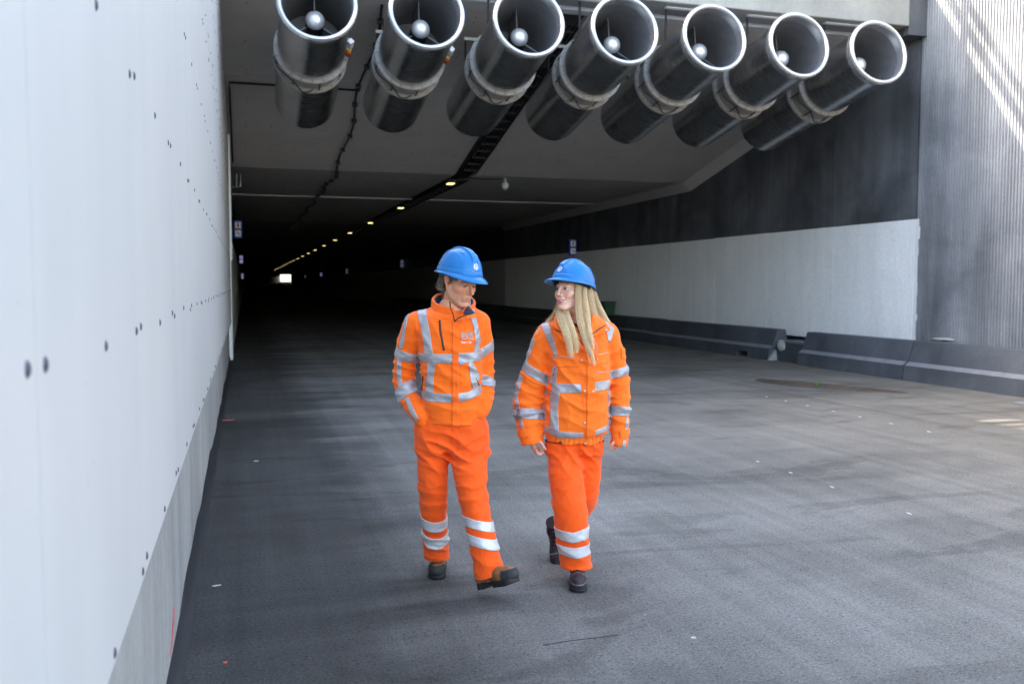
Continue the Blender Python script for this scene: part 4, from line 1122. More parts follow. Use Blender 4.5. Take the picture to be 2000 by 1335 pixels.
def strands(name, parent, locks, cols, rad=.0011, seed=1, nseg=14, side=3, core=False):
    g = np.random.default_rng(seed); V = []; F = []; Cc = []
    for (pts, w0, wm, w1, count, lr) in locks:
        P, _, _ = spline(pts, [0]*len(pts), None, 6); n = len(P); tt = np.linspace(0, 1, n)
        T = np.gradient(P, axis=0); T /= np.linalg.norm(T, axis=1, keepdims=True)+1e-9
        if core:
            cm = np.mean(np.array(cols), 0)*.80; b0 = len(V); E1 = np.cross(T, (0, 1, 0)); E1 /= np.linalg.norm(E1, axis=1, keepdims=True)+1e-9; E2 = np.cross(T, E1)
            for i in range(n):
                t = tt[i]; wr = float(np.interp(t, [0, .45, 1], [w0, wm, w1]))*.80*(max(0, 1-(t/.86)**4) if t < .86 else 0)+.0003
                for k in range(12):
                    an = 2*math.pi*k/12; V.append(P[i]+E1[i]*math.cos(an)*wr+E2[i]*math.sin(an)*wr*.45); Cc.append(cm*(.85+.35*((k*7) % 5)/5))
            for i in range(n-1):
                for k in range(12): F.append((b0+i*12+k, b0+i*12+(k+1) % 12, b0+(i+1)*12+(k+1) % 12, b0+(i+1)*12+k))
        for q in range(int(count*(1.5 if core else 1))):
            a = g.uniform(0, 2*math.pi); rr = math.sqrt(g.uniform(0, 1)); wv = g.uniform(0, 6.28); fz = g.uniform(2, 5)
            end = 1-lr*g.uniform(0, 1)**1.5; ts = np.linspace(0, end, nseg)
            C = np.stack([np.interp(ts, tt, P[:, i]) for i in range(3)], 1); D = np.stack([np.interp(ts, tt, T[:, i]) for i in range(3)], 1)
            w = np.interp(ts, [0, .45, 1], [w0, wm, w1])
            e1 = np.cross(D, (0, 1, 0)); e1 /= np.linalg.norm(e1, axis=1, keepdims=True)+1e-9; e2 = np.cross(D, e1)
            off = e1*(math.cos(a)*rr*w)[:, None] + e2*(math.sin(a)*rr*w*.55)[:, None]
            off += (e1*np.sin(ts*fz+wv)[:, None]*.006 + e2*np.cos(ts*fz*1.3+wv)[:, None]*.002)*ts[:, None]
            if g.random() < .12: off += (e1*g.normal(0, .016)+e2*g.normal(0, .01))*(ts**2)[:, None]
            C = C+off; r = rad*(1-.8*(ts/end)**3)*g.uniform(.7, 1.3); col = np.array(cols[g.integers(len(cols))])*g.uniform(.85, 1.15)
            b0 = len(V)
            for i in range(nseg):
                for k in range(side):
                    an = 2*math.pi*k/side; V.append(C[i]+(e1[i]*math.cos(an)+e2[i]*math.sin(an))*r[i]); Cc.append(col*(.8+.35*ts[i]))
            for i in range(nseg-1):
                for k in range(side): F.append((b0+i*side+k, b0+i*side+(k+1) % side, b0+(i+1)*side+(k+1) % side, b0+(i+1)*side+k))
    return add_obj(name, raw_mesh(name, np.array(V), np.array(F), [M['hair']], smooth=True, col=np.clip(np.array(Cc), 0, 1)), parent)

# ------------------------------------------------------------------ boots (local: heel at y=0, toe towards -y)
def boot_pair(P, style, xf, L=.295, w=1.0, names=("safety_boot",), SH=.13):
    v = Vol((-.075, -L-.03, -.01), (.075, .05, .235), .0034)
    v.ell((0, -L*.77, .050), (.047*w, .072, .044)); v.limb([(0, -L*.62, .056), (0, -L*.42, .070), (0, -L*.24, .088)], [.041*w, .040*w, .042*w], .02)
    v.ell((0, -L*.17, .055), (.036*w, .052, .055), .02); v.limb([(0, -L*.22, .08), (0, -L*.19, .12), (0, -L*.17, .16)], [.042*w, .042*w, .043*w], .02); v.op(lambda X, Y, Z: (Z-SH)+0*X+0*Y, (-.1, -L-.1, 0), (.1, .1, .3), 0, 'i')
    v.op(lambda X, Y, Z: (.020-Z)+0*X+0*Y, (-.1, -L-.1, 0), (.1, .1, .3), 0, 'i')
    disp(v, lambda q: fold(q, (0, -L*.5, .10), .05, (0, 42, 14), .0035) + fold(q, (0, -L*.2, .14), .05, (0, 8, 45), .003)+.0015*NZ(q*60))
    if style == 'm': disp(v, lambda q: .003*((q[:, 1] < -L*.77)*(q[:, 2] < .078)))
    else: disp(v, lambda q: .0022*((q[:, 1] < -L*.74)*(q[:, 2] < .08)) + .0018*((q[:, 1] > -L*.30)*(q[:, 2] < .09)))
    V, F = nets(v); V = relax(V, F, 1, .4); x, y, z = V.T; n = NZ(V*45)[:, None]
    if style == 'm':
        C = np.tile(np.array((.27, .125, .055)), (len(V), 1))*(1+.3*n); cap = (y < -L*.77) & (z < .078); C[cap] = np.array((.030, .034, .038))*(1+.5*n[cap])
        C[z < .033] = (.02, .022, .026)
    else:
        C = np.tile(np.array((.028, .020, .026)), (len(V), 1))*(1+.5*n); du = np.clip((.06-z)/.05, 0, 1)[:, None]*.6*(y < -L*.5)[:, None]; C = C*(1-du)+du*np.array((.07, .068, .07))
        seam = (np.abs(y+L*.72+.25*(z-.04)) < .0022) | (np.abs(z-.078-.2*(y+L*.5)) < .002) & (y < -L*.35); C[seam] = (.28, .24, .25)
    # sole
    s_ = Vol((-.075, -L-.03, -.012), (.075, .05, .06), .0034)
    def so(X, Y, Z):
        t = np.clip((Y-(-.046))/((-L+.052)-(-.046)), 0, 1); yy_ = -.046+t*((-L+.052)-(-.046)); r = .040*w+t*.0095*w - .010*np.sin(t*math.pi)*w
        d2 = np.sqrt(X*X+(Y-yy_)**2)-r; zz = np.abs(Z-.0155-.012*np.clip(-(Y+L*.8)/.06, 0, 1))-.0155
        return np.maximum(d2, zz).astype('f4')
    s_.op(so, (-.07, -L-.02, 0), (.07, .03, .05)); s_.op(lambda X, Y, Z: np.maximum(np.maximum(Z-.010, np.abs(Y+L*.38)-.026), 0*X-1).astype('f4'), (-.07, -L*.5, -.01), (.07, -L*.25, .02), .004, 's')
    for k_ in range(9): 
        yk = -.018-k_*.030
        if abs(yk+L*.38) > .03: s_.op(lambda X, Y, Z, yk=yk: np.maximum(np.maximum(Z-.005, np.abs(Y-yk)-.004), .010-np.abs(X)).astype('f4'), (-.07, yk-.01, -.01), (.07, yk+.01, .01), 0, 's')
    Vs, Fs = nets(s_)
    first = None; out = []
    me_u = raw_mesh("boot", V, F, [M['boot']], smooth=True, col=np.clip(C, 0, 1)); me_s = raw_mesh("sole", Vs, Fs, [M['sole']], smooth=True)
    for (pos, heel_to_toe, upv) in xf:
        d = Vector(heel_to_toe).normalized(); u = Vector(upv); xax = (-d).cross(u).normalized(); u = xax.cross(-d).normalized()
        Mx = Matrix(((xax.x, -d.x, u.x, pos[0]), (xax.y, -d.y, u.y, pos[1]), (xax.z, -d.z, u.z, pos[2]), (0, 0, 0, 1)))
        b = add_obj(names[0], me_u, P.root); b.matrix_local = Mx; o = add_obj("sole", me_s, b)
        if style == 'w':
            m = MB()
            for k_ in range(5):
                yk, zk = -L*.58+k_*.020, .082+k_*.011; sgx = .026
                m.tube([(-sgx, yk, zk+.010), (-.008, yk-.004+.006, zk+.021), (sgx, yk+.010, zk+.014)], .0026, 5); m.tube([(sgx, yk, zk+.010), (.008, yk+.004, zk+.022), (-sgx, yk+.010, zk+.014)], .0026, 5)
            m.tube([(.0, -L*.34, .150), (.03, -L*.36, .155), (.045, -L*.40, .130), (.05, -L*.42, .110)], .0024, 5); m.tube([(.0, -L*.34, .150), (-.03, -L*.37, .148), (-.02, -L*.42, .130), (0, -L*.34, .150)], .0024, 5)
            m.build("laces", M['lace'], b, smooth=True)
        out.append(b)
    return out

def coarse_body(P, joints, extra):
    """trunk and limbs under the clothes, head, neck and hands joined into the one skin mesh"""
    lo = np.min([np.array(j[0]).min(0)-.16 for j in joints], 0); hi = np.max([np.array(j[0]).max(0)+.16 for j in joints], 0)
    v = Vol(lo, hi, .010)
    for pts, rad in joints: v.limb(pts, rad, .03, sub=3)
    V, F = nets(v); C = np.tile(np.array(P.skin), (len(V), 1)); Vs = [V]; Fs = [F]; Cs = [C]; n = len(V)
    for (a, b, c) in extra: Vs.append(a); Fs.append(b+n); Cs.append(c); n += len(a)
    return P.obj("body", np.concatenate(Vs), np.concatenate(Fs), M['skin'], col=np.clip(np.concatenate(Cs), 0, 1))

# ================================================================== THE MAN
P = Person(4.74, 882, "man in orange jacket and blue helmet, hands in his pockets, looking down sideways")
P.skin = (.64, .305, .19); K = P.K; m_ = P.m
LA = [K(812, 636, .01), K(799, 672, .03), K(789, 728, .06), K(797, 775, .02), K(818, 808, -.05), K(826, 822, -.06)]; LAr = [m_(r) for r in (27, 25, 23, 21, 16.5, 13)]
RA = [K(933, 632, .01), K(942, 672, .03), K(946, 728, .06), K(947, 765, .03), K(944, 794, -.03), K(938, 810, -.05)]; RAr = [m_(r) for r in (24, 21.5, 19.5, 18.5, 15.5, 12)]
S = []
for (py, xl, xr, cy, b) in ((606, 846, 918, .02, .070), (613, 822, 934, .02, .092), (624, 812, 944, .015, .108), (645, 812, 946, .005, .122), (680, 816, 944, .0, .128), (720, 820, 943, .0, .128), (760, 824, 941, .0, .130), (800, 828, 941, .0, .132), (824, 831, 940, .0, .134)):
    a = K(xl, py); c = K(xr, py); S.append((a[2], (a[0]+c[0])/2, cy, (c[0]-a[0])/2, b, 2.35))
jv = Vol(K(755, 845, -.22)-.02, K(975, 560, .24)+.02, .0048)
zlo, zhi = S[-1][0], S[0][0]
jv.op(lambda X, Y, Z: loft(X, Y, Z, S), (jv.lo[0], -.2, zlo), (jv.lo[0]+2, .2, zhi), 0)
jv.limb([K(855, 612, .03), K(820, 628, .02)], [m_(15), m_(22)], .05); jv.limb([K(915, 610, .03), K(930, 627, .02)], [m_(14), m_(20)], .05)
jv.limb(LA, LAr, .022); jv.limb(RA, RAr, .022)
# cut the sleeves flat at the pockets, then hem
def mf(q):
    d = cloth_noise(q, .004, .0035)
    d += fold(q, LA[2], .12, (5, 0, 17), .010, 1) + fold(q, LA[3], .08, (-6, 0, 22), .009, 2) + fold(q, RA[2], .11, (-5, 0, 17), .009, 3) + fold(q, RA[3], .08, (6, 0, 22), .008, 4)
    d += fold(q, LA[1], .10, (9, 0, 8), .006, .5) + fold(q, K(835, 650, -.1), .09, (11, 0, 7), .006, 2.1) + fold(q, K(925, 660, -.1), .08, (-11, 0, 7), .005, .3)
    d += fold(q, K(885, 800, -.1), .16, (3, 0, 12), .006, .9) + fold(q, K(850, 740, -.1), .12, (6, 0, 10), .005, 1.9) + fold(q, K(915, 735, -.1), .12, (-6, 0, 10), .005, 2.9)
    d += rfolds(q, K(780, 815, -.13), K(960, 640, .0), 22, 2, .0045)
    hem = K(886, 818)[2]; w = np.exp(-((q[:, 2]-hem)/.016)**2)*(np.abs(q[:, 0]-K(886, 800)[0]) < .19); return d-.006*w
disp(jv, mf)
J = P.garment(jv, 1, .4)
jk = P.obj("jacket", J['V'], J['F'], M['hivis'])
fc_l = lambda pts, lim: (lambda q: dist_seg(q, pts) < lim)
inL = lambda q: (dist_seg(q, LA) < .085) & (q[:, 0] < K(827, 700)[0]+np.clip((K(0, 640)[2]-q[:, 2])*-.0, 0, 1))
inR = lambda q: (dist_seg(q, RA) < .078) & (q[:, 0] > K(932, 700)[0])
tors = lambda q: ~(inL(q) & (dist_seg(q, LA) < .068)) & ~(inR(q) & (dist_seg(q, RA) < .060))
TB, TB2 = M['tape'], M['tape2']
P.patch("reflective_band", J, [[(812, 687.5), (880, 687.5), (880, 706), (812, 703)], [(880, 687.5), (940, 684), (940, 702), (880, 706)]], TB, jk, sel=tors)
P.patch("reflective_band", J, [[(823, 761), (885, 763), (885, 780.5), (823, 777.5)], [(885, 763), (916, 760), (916, 776), (885, 780.5)], [(916, 760), (944, 746), (944, 765), (916, 776)]], TB, jk, sel=tors)
P.patch("reflective_strap", J, [[(813, 597), (828, 588), (838, 624), (823, 632)], [(823, 632), (838, 624), (844, 652), (829, 656)], [(829, 656), (844, 652), (850, 690), (833, 690)]], TB, jk, front=True, sel=tors)
P.patch("reflective_strap", J, [[(838, 706), (855, 705), (850, 730), (837, 726)], [(837, 726), (850, 730), (849, 763), (833, 763)]], TB, jk, front=True, sel=tors)
P.patch("reflective_strap", J, [[(908, 590), (924, 596), (935, 634), (926, 634)], [(926, 634), (935, 634), (940, 662), (930.5, 662)], [(930.5, 662), (940, 662), (936, 685), (928, 685)]], TB, jk, front=True, sel=tors)
P.patch("reflective_strap", J, [[(917, 702), (925, 702), (938, 730), (934, 750), (926, 758), (920, 730)]], TB, jk, front=True, sel=tors)
P.patch("sleeve_band", J, [P.ring(K(799, 672, .03), K(789, 728, .06), .18, .50, inL, (-.12, 0, 0))], TB, jk)
P.patch("sleeve_band", J, [P.ring(K(797, 745, .04), K(820, 812, -.05), .06, .40, inL, (.20, 0, .0))], TB, jk)
P.patch("sleeve_band", J, [P.ring(K(942, 672, .03), K(946, 728, .06), .02, .36, inR, (.45, 0, 0))], TB, jk)
P.patch("sleeve_band", J, [P.ring(K(947, 740, .05), K(944, 800, -.03), .0, .30, inR, (-.05, 0, 0))], TB, jk)
P.patch("sleeve_strip", J, [[(794, 609), (799, 611), (788, 679), (779, 679)]], TB, jk, front=True, sel=inL)
P.patch("sleeve_strip", J, [[(775, 699), (784, 699), (783, 750), (774, 735)], [(774, 735), (783, 732), (788, 753), (780, 755)]], TB, jk, front=True, sel=inL)
P.patch("sleeve_strip", J, [[(791, 775), (799, 773), (812, 795), (822, 812), (815, 819), (803, 800)]], TB, jk, front=True, sel=inL)
P.patch("placket", J, [[(887, 628), (898, 622), (899, 830), (886, 830)]], M['hivis_flap'], jk, off=.005, front=True, sel=tors)
for px_ in ([(888, 630), (886.5, 700), (886.5, 760), (886, 822)],): P.line("seam", J, px_, .0016, M['hivis_flap'], jk, lift=.003)
P.line("chest_zip", J, [(861.5, 624), (864, 645), (871, 680)], .0056, M['blackrub'], jk, lift=.001)
P.line("side_zip", J, [(829, 732), (827, 745), (824, 776)], .0045, M['blackrub'], jk, lift=.001)
P.line("side_zip", J, [(931, 735), (937, 750)], .0035, M['blackrub'], jk, lift=.001)
P.line("yoke_seam", J, [(840, 620), (868, 622), (886, 617)], .0016, M['hivis_flap'], jk, lift=.0005)
P.line("yoke_seam", J, [(812, 600), (816, 640), (824, 700)], .0022, M['hivis_flap'], jk, lift=.0002)
P.line("hem_seam", J, [(835, 803), (860, 812), (886, 817), (915, 809), (938, 795)], .0015, M['hivis_flap'], jk, lift=.0004)
P.line("sleeve_hem", J, [(806, 816), (815, 811), (824, 804)], .003, M['hivis_flap'], jk, lift=.001)
P.text("chest_print", J, "BAAK", 903.4, 655.3, 12.6, M['teal'], jk, .70, 0, .012)
P.text("name_print", J, "Reijer v. Eyk", 903.6, 667.2, 5.6, M['whiteprint'], jk, .68, 0, .01)
P.line("print_rule", J, [(904.5, 659), (926.5, 659)], .0011, M['whiteprint'], jk, lift=.0015)
for px_ in (905.5, 914.8, 919.4):
    q = P.surf(J, [(px_, 659)], lift=.003)[0]; m = MB(); m.lathe([(0, .0048), (.002, .004), (.0022, 0)], 10, q, (0, -1, 0)); m.build("print_dot", M['teal'], jk)
q = P.surf(J, [(904.5, 705), ], lift=.004)[0]; m = MB(); m.box(q.x-.011, q.x+.011, q.y-.002, q.y+.001, q.z-.005, q.z+.005); m.build("blue_label", simple("label_blue", (.10, .38, .80), .5), jk)
# collar
def collar_shell(name, c0, c1, a0, a1, b0, b1, th, zt_back, zt_front, gap, mat, parent, tilt=0.0, ret=False, noise_amp=.003, h=.0042, lean=(0, 0)):
    """open ring between heights c0[2] and about c1[2]; gap: (x centre at bottom, x centre at top, half width bottom, half width top)"""
    lo = np.array((min(c0[0], c1[0])-a0-.07, -.24, c0[2]-.04)); hi = np.array((max(c0[0], c1[0])+a0+.07, .24, max(zt_back, zt_front)+.05))
    v = Vol(lo, hi, h)
    def f(X, Y, Z):
        t = np.clip((Z-c0[2])/(c1[2]-c0[2]), -.3, 1.3); cx, cy = c0[0]+t*(c1[0]-c0[0]), c0[1]+t*(c1[1]-c0[1]); a, b = a0+t*(a1-a0), b0+t*(b1-b0)
        q = np.sqrt(((X-cx)/a)**2+((Y-cy)/b)**2+1e-9); d = np.abs((q-1)*np.minimum(a, b))-th
        s_ = np.clip((Y-cy)/b, -1, 1); top = zt_front+(zt_back-zt_front)*(s_+1)/2+tilt*(X-cx)
        d = np.maximum(d, np.maximum(Z-top, c0[2]-Z))
        if gap:
            gx, gw = gap[0]+t*(gap[1]-gap[0]), gap[2]+t*(gap[3]-gap[2]); w = np.maximum(gw-np.abs(X-gx), (cy-Y)*0+(-(Y-cy)-.0)*1.0*0); d = np.where(Y < cy, np.maximum(d, gw-np.abs(X-gx)), d)
        return d.astype('f4')
    v.op(f, lo, hi); disp(v, lambda q: noise_amp*NZ(q*22)+.5*noise_amp*NZ(q*55), .03)
    V, F = nets(v); V = relax(V, F, 2, .5)
    o = P.obj(name, V, F, mat, parent); return o
cb = K(884, 622, .015); ct = K(886, 588, .02)
collar_shell("collar", (cb[0], .02, cb[2]), (ct[0], .025, ct[2]), m_(41), m_(41), .088, .093, .0055, K(0, 571)[2], K(0, 600)[2], (K(890, 0)[0], K(899, 0)[0], .002, .035), M['hivis'], jk, tilt=-.10)
collar_shell("collar_lining", (cb[0], .02, cb[2]), (ct[0], .025, ct[2]), m_(41)-.009, m_(41)-.010, .079, .083, .0035, K(0, 572)[2], K(0, 602)[2], (K(890, 0)[0], K(899, 0)[0], .002, .034), M['navy'], jk, tilt=-.10)
collar_shell("shirt_collar", (cb[0], .02, cb[2]), (K(887, 0)[0], .022, ct[2]), .088, .078, .076, .072, .003, K(0, 575)[2], K(0, 607)[2], (K(895, 0)[0], K(900, 0)[0], .004, .022), M['shirt'], P.root, tilt=-.05)
# turned-down right lapel (navy inside showing) and left flap with the zip edge
def flap(name, pts, mat, parent, y, th=.004, bulge=.012):
    Pm = [K(*p) for p in pts]; c = sum(Pm)/len(Pm); n = 10; V = []; Fs = []
    ring = []
    for i in range(len(Pm)):
        a, b = Pm[i], Pm[(i+1) % len(Pm)]
        for j in range(4): ring.append(a+(b-a)*j/4)
    L = len(ring)
    for s_ in (0, 1):
        for lv in range(4):
            for q in ring:
                p = c+(q-c)*(1-lv/3.0*.999); p = p.copy(); p[1] += -bulge*(1-(1-lv/3)**2) + (th if s_ else 0) ; V.append(p)
    for s_ in (0, 1):
        for lv in range(3):
            for k in range(L):
                a = s_*4*L+lv*L+k; b = s_*4*L+lv*L+(k+1) % L; f = (a, b, b+L, a+L); Fs.append(f if s_ else f[::-1])
    for k in range(L): Fs.append((k, (k+1) % L, 4*L+(k+1) % L, 4*L+k))
    m = MB(); m.add(V, Fs); return m.build(name, mat, parent, smooth=True)
flap("lapel_lining", [(908, 604, -.100), (915, 597, -.075), (929, 612.5, -.115), (910, 615, -.135), (904, 612, -.13)], M['navy'], jk, -.1)
flap("lapel_edge", [(901, 614, -.130), (908, 615, -.138), (929, 612, -.120), (931, 619, -.126), (912, 622, -.140), (892, 629, -.136)], M['hivis_w'], jk, -.1, bulge=.006)
m = MB(); m.tube([K(878.5, 589, -.090), K(880, 601, -.110), K(885, 613, -.128), K(888, 628, -.138)], .0032, 6)
m.tube([K(888, 628, -.138), K(893, 622, -.140), K(906, 616, -.140), K(922, 613, -.128)], .0026, 6); m.build("front_zip", M['blackrub'], jk, smooth=True)
# trousers
LL = [K(846, 838, .01), K(846, 890, .0), K(846, 950, .0), K(847.5, 1000, .05), K(851, 1050, .12), K(854, 1104, .20)]
LLr = [m_(r) for r in (37, 33.5, 29, 26.0, 26.5, 27.5)]
RL = [K(914, 838, .01), K(915, 890, -.04), K(921, 950, -.10), K(932, 1005, -.13), K(945, 1065, -.15), K(960, 1132, -.16)]
RLr = [m_(r) for r in (39, 37.0, 31, 28.0, 28.5, 30.0)]
tv = Vol(K(790, 1150, -.40)-.02, K(1000, 800, .38)+.02, .0050)
S2 = []
for (py, xl, xr, b) in ((806, 826, 942, .122), (830, 815, 950, .128), (855, 811, 954, .130), (880, 811, 954, .118)):
    a = K(xl, py); c = K(xr, py); S2.append((a[2], (a[0]+c[0])/2, .01, (c[0]-a[0])/2, b, 2.3))
tv.op(lambda X, Y, Z: loft(X, Y, Z, S2), (tv.lo[0], -.2, S2[-1][0]), (tv.lo[0]+2, .2, S2[0][0]), 0)
tv.limb(LL, LLr, .028); tv.limb(RL, RLr, .045)
def hemcut(v, ctr, n, rad, inner_pts, inner_r):
    n = np.array(n, float); n /= np.linalg.norm(n); c = np.array(ctr)
    v.op(lambda X, Y, Z: ((X-c[0])*n[0]+(Y-c[1])*n[1]+(Z-c[2])*n[2]).astype('f4'), c-rad, c+rad, 0, 'i')
    v.limb(inner_pts, inner_r, .003, mode='s', sub=1)
hemcut(tv, K(854, 1098, .19), (0, .08, -1), .13, [K(853.5, 1085, .17), K(854, 1112, .21)], [m_(27.5)-.020]*2)
hemcut(tv, K(956.5, 1121, -.16), (.34, -.05, -1), .15, [K(954, 1112, -.160), K(960, 1136, -.162)], [m_(29.5)-.022]*2)
def tf(q):
    d = cloth_noise(q, .005, .004)
    d += fold(q, K(877, 885, -.1), .15, (6, 0, 13), .011, 1.2) + fold(q, K(925, 880, -.12), .13, (-8, 0, 11), .009, .2) + fold(q, K(850, 880, -.12), .13, (9, 0, 7), .007, 2)
    d += fold(q, K(846, 965, .0), .10, (3, 0, 14), .008, .3) + fold(q, K(922, 960, -.12), .11, (-3, 0, 14), .009, 1.7)
    d += fold(q, K(851, 1060, .1), .11, (2, 0, 17), .012, .9) + fold(q, K(947, 1080, -.15), .11, (6, 0, 13), .009, 2.6) + fold(q, K(935, 1010, -.14), .10, (-9, 0, 10), .007, 2.2)
    d += rfolds(q, K(820, 1100, -.15), K(960, 850, .05), 24, 4, .0045)
    return d
disp(tv, tf)
T_ = P.garment(tv, 1, .4); tr = P.obj("trousers", T_['V'], T_['F'], M['hivis_pants'])
lsel = lambda q: dist_seg(q, LL) < dist_seg(q, RL); rsel = lambda q: ~lsel(q)
P.patch("leg_band", T_, [P.ring(LL[3], LL[5], .03, .20, lsel, (-.16, 0, 0))], TB2, tr); P.patch("leg_band", T_, [P.ring(LL[3], LL[5], .32, .50, lsel, (-.18, 0, 0))], TB2, tr)
P.patch("leg_band", T_, [P.ring(RL[3], RL[5], .045, .195, rsel, (-.42, 0, 0))], TB2, tr); P.patch("leg_band", T_, [P.ring(RL[3], RL[5], .31, .475, rsel, (-.42, 0, 0))], TB2, tr)
P.line("fly_seam", T_, [(889, 828), (888, 850), (878, 878)], .002, M['hivis_flap'], tr, lift=.0005)
P.line("knee_seam", T_, [(822, 938), (846, 945), (872, 939)], .0016, M['hivis_flap'], tr, lift=.0003)
P.line("hem_stitch", T_, [(830, 1077), (854, 1080), (876, 1077)], .0014, M['hivis_flap'], tr, lift=.0003)
P.line("hem_stitch", T_, [(925, 1108), (945, 1103), (979, 1092)], .0014, M['hivis_flap'], tr, lift=.0003)
P.line("pocket_seam", T_, [(903, 838), (925, 826), (945, 806)], .0018, M['hivis_flap'], tr, lift=.0003)
# boots
gl = K(852, 1131, .09); bh = K(940, 1152, -.14); bt = K(1013, 1141, -.31)
dtoe = Vector(bt-bh); 
boot_pair(P, 'm', [((gl[0], gl[1]+.285, .0), (-.0, -1, 0.0), (0, 0, 1)), ((bh[0]-.012, bh[1]+.018, max(.004, bh[2])), tuple(dtoe), (0, 0, 1))], .287, 1.0)
# head
hc = (897.5, 550.0); HY, HP = 45, 16
G, parts = head_mesh(P, False, hc[0], hc[1], .0, HY, HP, 3, K(882, 622, .035), P.skin, (.10, .075, .06), 1.0)
hands = []
coarse_body(P, [([K(882, 612, .03), K(884, 700, .01), K(884, 800, .02)], [.085, .115, .12]), (LA, [.05, .045, .042, .030, .018, .016]), (RA, [.05, .045, .042, .030, .018, .016]),
    ([LA[-1], K(838, 835, -.03), K(846, 850, -.03)], [.022, .034, .028]), ([RA[-1], K(928, 824, -.02), K(920, 838, -.02)], [.016, .030, .028]),
    (LL, [.09, .075, .055, .05, .045, .036]), (RL, [.09, .075, .055, .05, .045, .036])], parts)
eyes(P, G, P.root, gaze=(-.10, -.30))
hat(P, G, P.root, 897.5, 533.5, .004, HY-2, 8, 4.5, .965)
T = G['T']; gl_ = []
g_ = np.random.default_rng(4)
def hk(p): return T(p)
# short grey hair: rows of little tufts over temple, behind the ear and down the nape
for sx in (-1, 1):
    for k in range(46):
        u = g_.uniform(0, 1); a = R(38+u*140)   # from temple round the back
        r0 = np.array((sx*.076*math.sin(a)**.8, .012-.093*math.cos(a), .045+g_.uniform(-.025, .015)))
        low = -.066 if u > .42 else .020-.06*max(0, u-.1)
        if .08 < u < .42: low = .018
        drop = r0[2]-low; p0 = r0*1.0; p2 = np.array((r0[0]*1.0+sx*.004, r0[1]*1.02+(.006 if u > .5 else .012), r0[2]-drop*.6)); p3 = np.array((r0[0]*.93+sx*g_.uniform(0, .010), r0[1]*.93+.004+g_.uniform(.0, .022)*(u > .45), low+g_.uniform(-.012, .012)))
        gl_.append(([hk(p0), hk(p2), hk(p3)], .006, .010, .009, 22, .5))
    for k in range(5): gl_.append(([hk((sx*(.070), -.030+k*.002, .035)), hk((sx*(.0745), -.024+k*.003, .012)), hk((sx*.0735, -.018+k*.002, -.012))], .004, .005, .002, 12, .4))
# cap of hair on the skull under the helmet rim, cut clear of face and ears
hv = Vol((-.1, -.13, -.10), (.1, .14, .14), .003)
hv.ell((0, .018, .040), (.079, .100, .089)); hv.ell((0, .045, -.020), (.060, .060, .050), .03); hv.ell((0, .058, -.060), (.050, .040, .045), .03)
hv.op(lambda X, Y, Z: (np.maximum(-(Y+.020)-.30*(Z-.02), -1)+0*X).astype('f4'), (-.1, -.13, -.1), (.1, .14, .14), 0, 'i')
hv.op(lambda X, Y, Z: (np.maximum(np.maximum(.014-Z, Y-.024), -1)+0*X).astype('f4'), (-.1, -.13, -.1), (.1, .14, .14), 0.003, 's') if False else None
for sx in (-1, 1): hv.ell((sx*.078, -.004, -.008), (.02, .030, .034), .004, 's')
disp(hv, lambda q: .003*NZ(q*np.array([90, 60, 40]))+.0015*NZ(q*150))
Vh, Fh = nets(hv); Ch = np.tile(np.array((.085, .075, .068)), (len(Vh), 1))*(1+.5*NZ(Vh*np.array([160, 120, 60])))[:, None]; Vh = np.array([T(p) for p in Vh])
hb = P.obj("hair", Vh, Fh, M['hair'], col=np.clip(Ch, 0, 1))
strands("hair_tufts", hb, gl_, [(.20, .165, .14), (.13, .105, .085), (.28, .24, .21), (.38, .34, .30), (.07, .054, .044)], .0008, 3, 7)
bpy.data.objects[hb.children[0].name]["kind"] = "stuff"

# ================================================================== THE WOMAN
P = Person(4.88, 1128, "woman with long blonde hair, blue helmet and loose orange jacket, smiling towards the man")
P.skin = (.74, .44, .345); K = P.K; m_ = P.m
LA = [K(1063, 664, .02), K(1051, 705, .03), K(1037, 758, .04), K(1031, 800, .02), K(1040, 860, -.03)]; LAr = [m_(r) for r in (25, 26, 30, 30, 22.5)]
RA = [K(1187, 658, .02), K(1200, 700, .03), K(1209, 750, .04), K(1210, 800, .02), K(1208, 862, -.02)]; RAr = [m_(r) for r in (23, 21, 21, 20.5, 17.5)]
S = []
for (py, xl, xr, cy, b) in ((626, 1098, 1162, .03, .075), (634, 1078, 1182, .025, .098), (648, 1066, 1196, .02, .118), (675, 1068, 1192, .005, .132), (715, 1068, 1192, .0, .142), (760, 1067, 1191, .0, .146), (800, 1063, 1190, .0, .150), (828, 1058, 1190, .0, .152), (841, 1059, 1189, .0, .148), (848, 1064, 1181, .0, .138), (860, 1066, 1178, .0, .136)):
    a = K(xl, py); c = K(xr, py); S.append((a[2], (a[0]+c[0])/2, cy, (c[0]-a[0])/2, b, 2.3))
jv = Vol(K(985, 890, -.22)-.02, K(1245, 600, .22)+.02, .0048)
jv.op(lambda X, Y, Z: loft(X, Y, Z, S), (jv.lo[0], -.2, S[-1][0]), (jv.lo[0]+2, .2, S[0][0]), 0)
jv.limb([K(1105, 632, .04), K(1070, 650, .03)], [m_(14), m_(22)], .05); jv.limb([K(1158, 630, .04), K(1184, 646, .03)], [m_(13), m_(20)], .05)
jv.limb(LA, LAr, .022); jv.limb(RA, RAr, .020)
hemcut(jv, K(1040, 866, -.035), (.10, -.1, -1), .12, [K(1037, 850, -.02), K(1041, 885, -.05)], [m_(22.5)-.010]*2)
hemcut(jv, K(1208, 870, -.02), (-.12, -.1, -1), .10, [K(1208, 858, -.02), K(1208, 888, -.02)], [m_(17.5)-.015]*2)
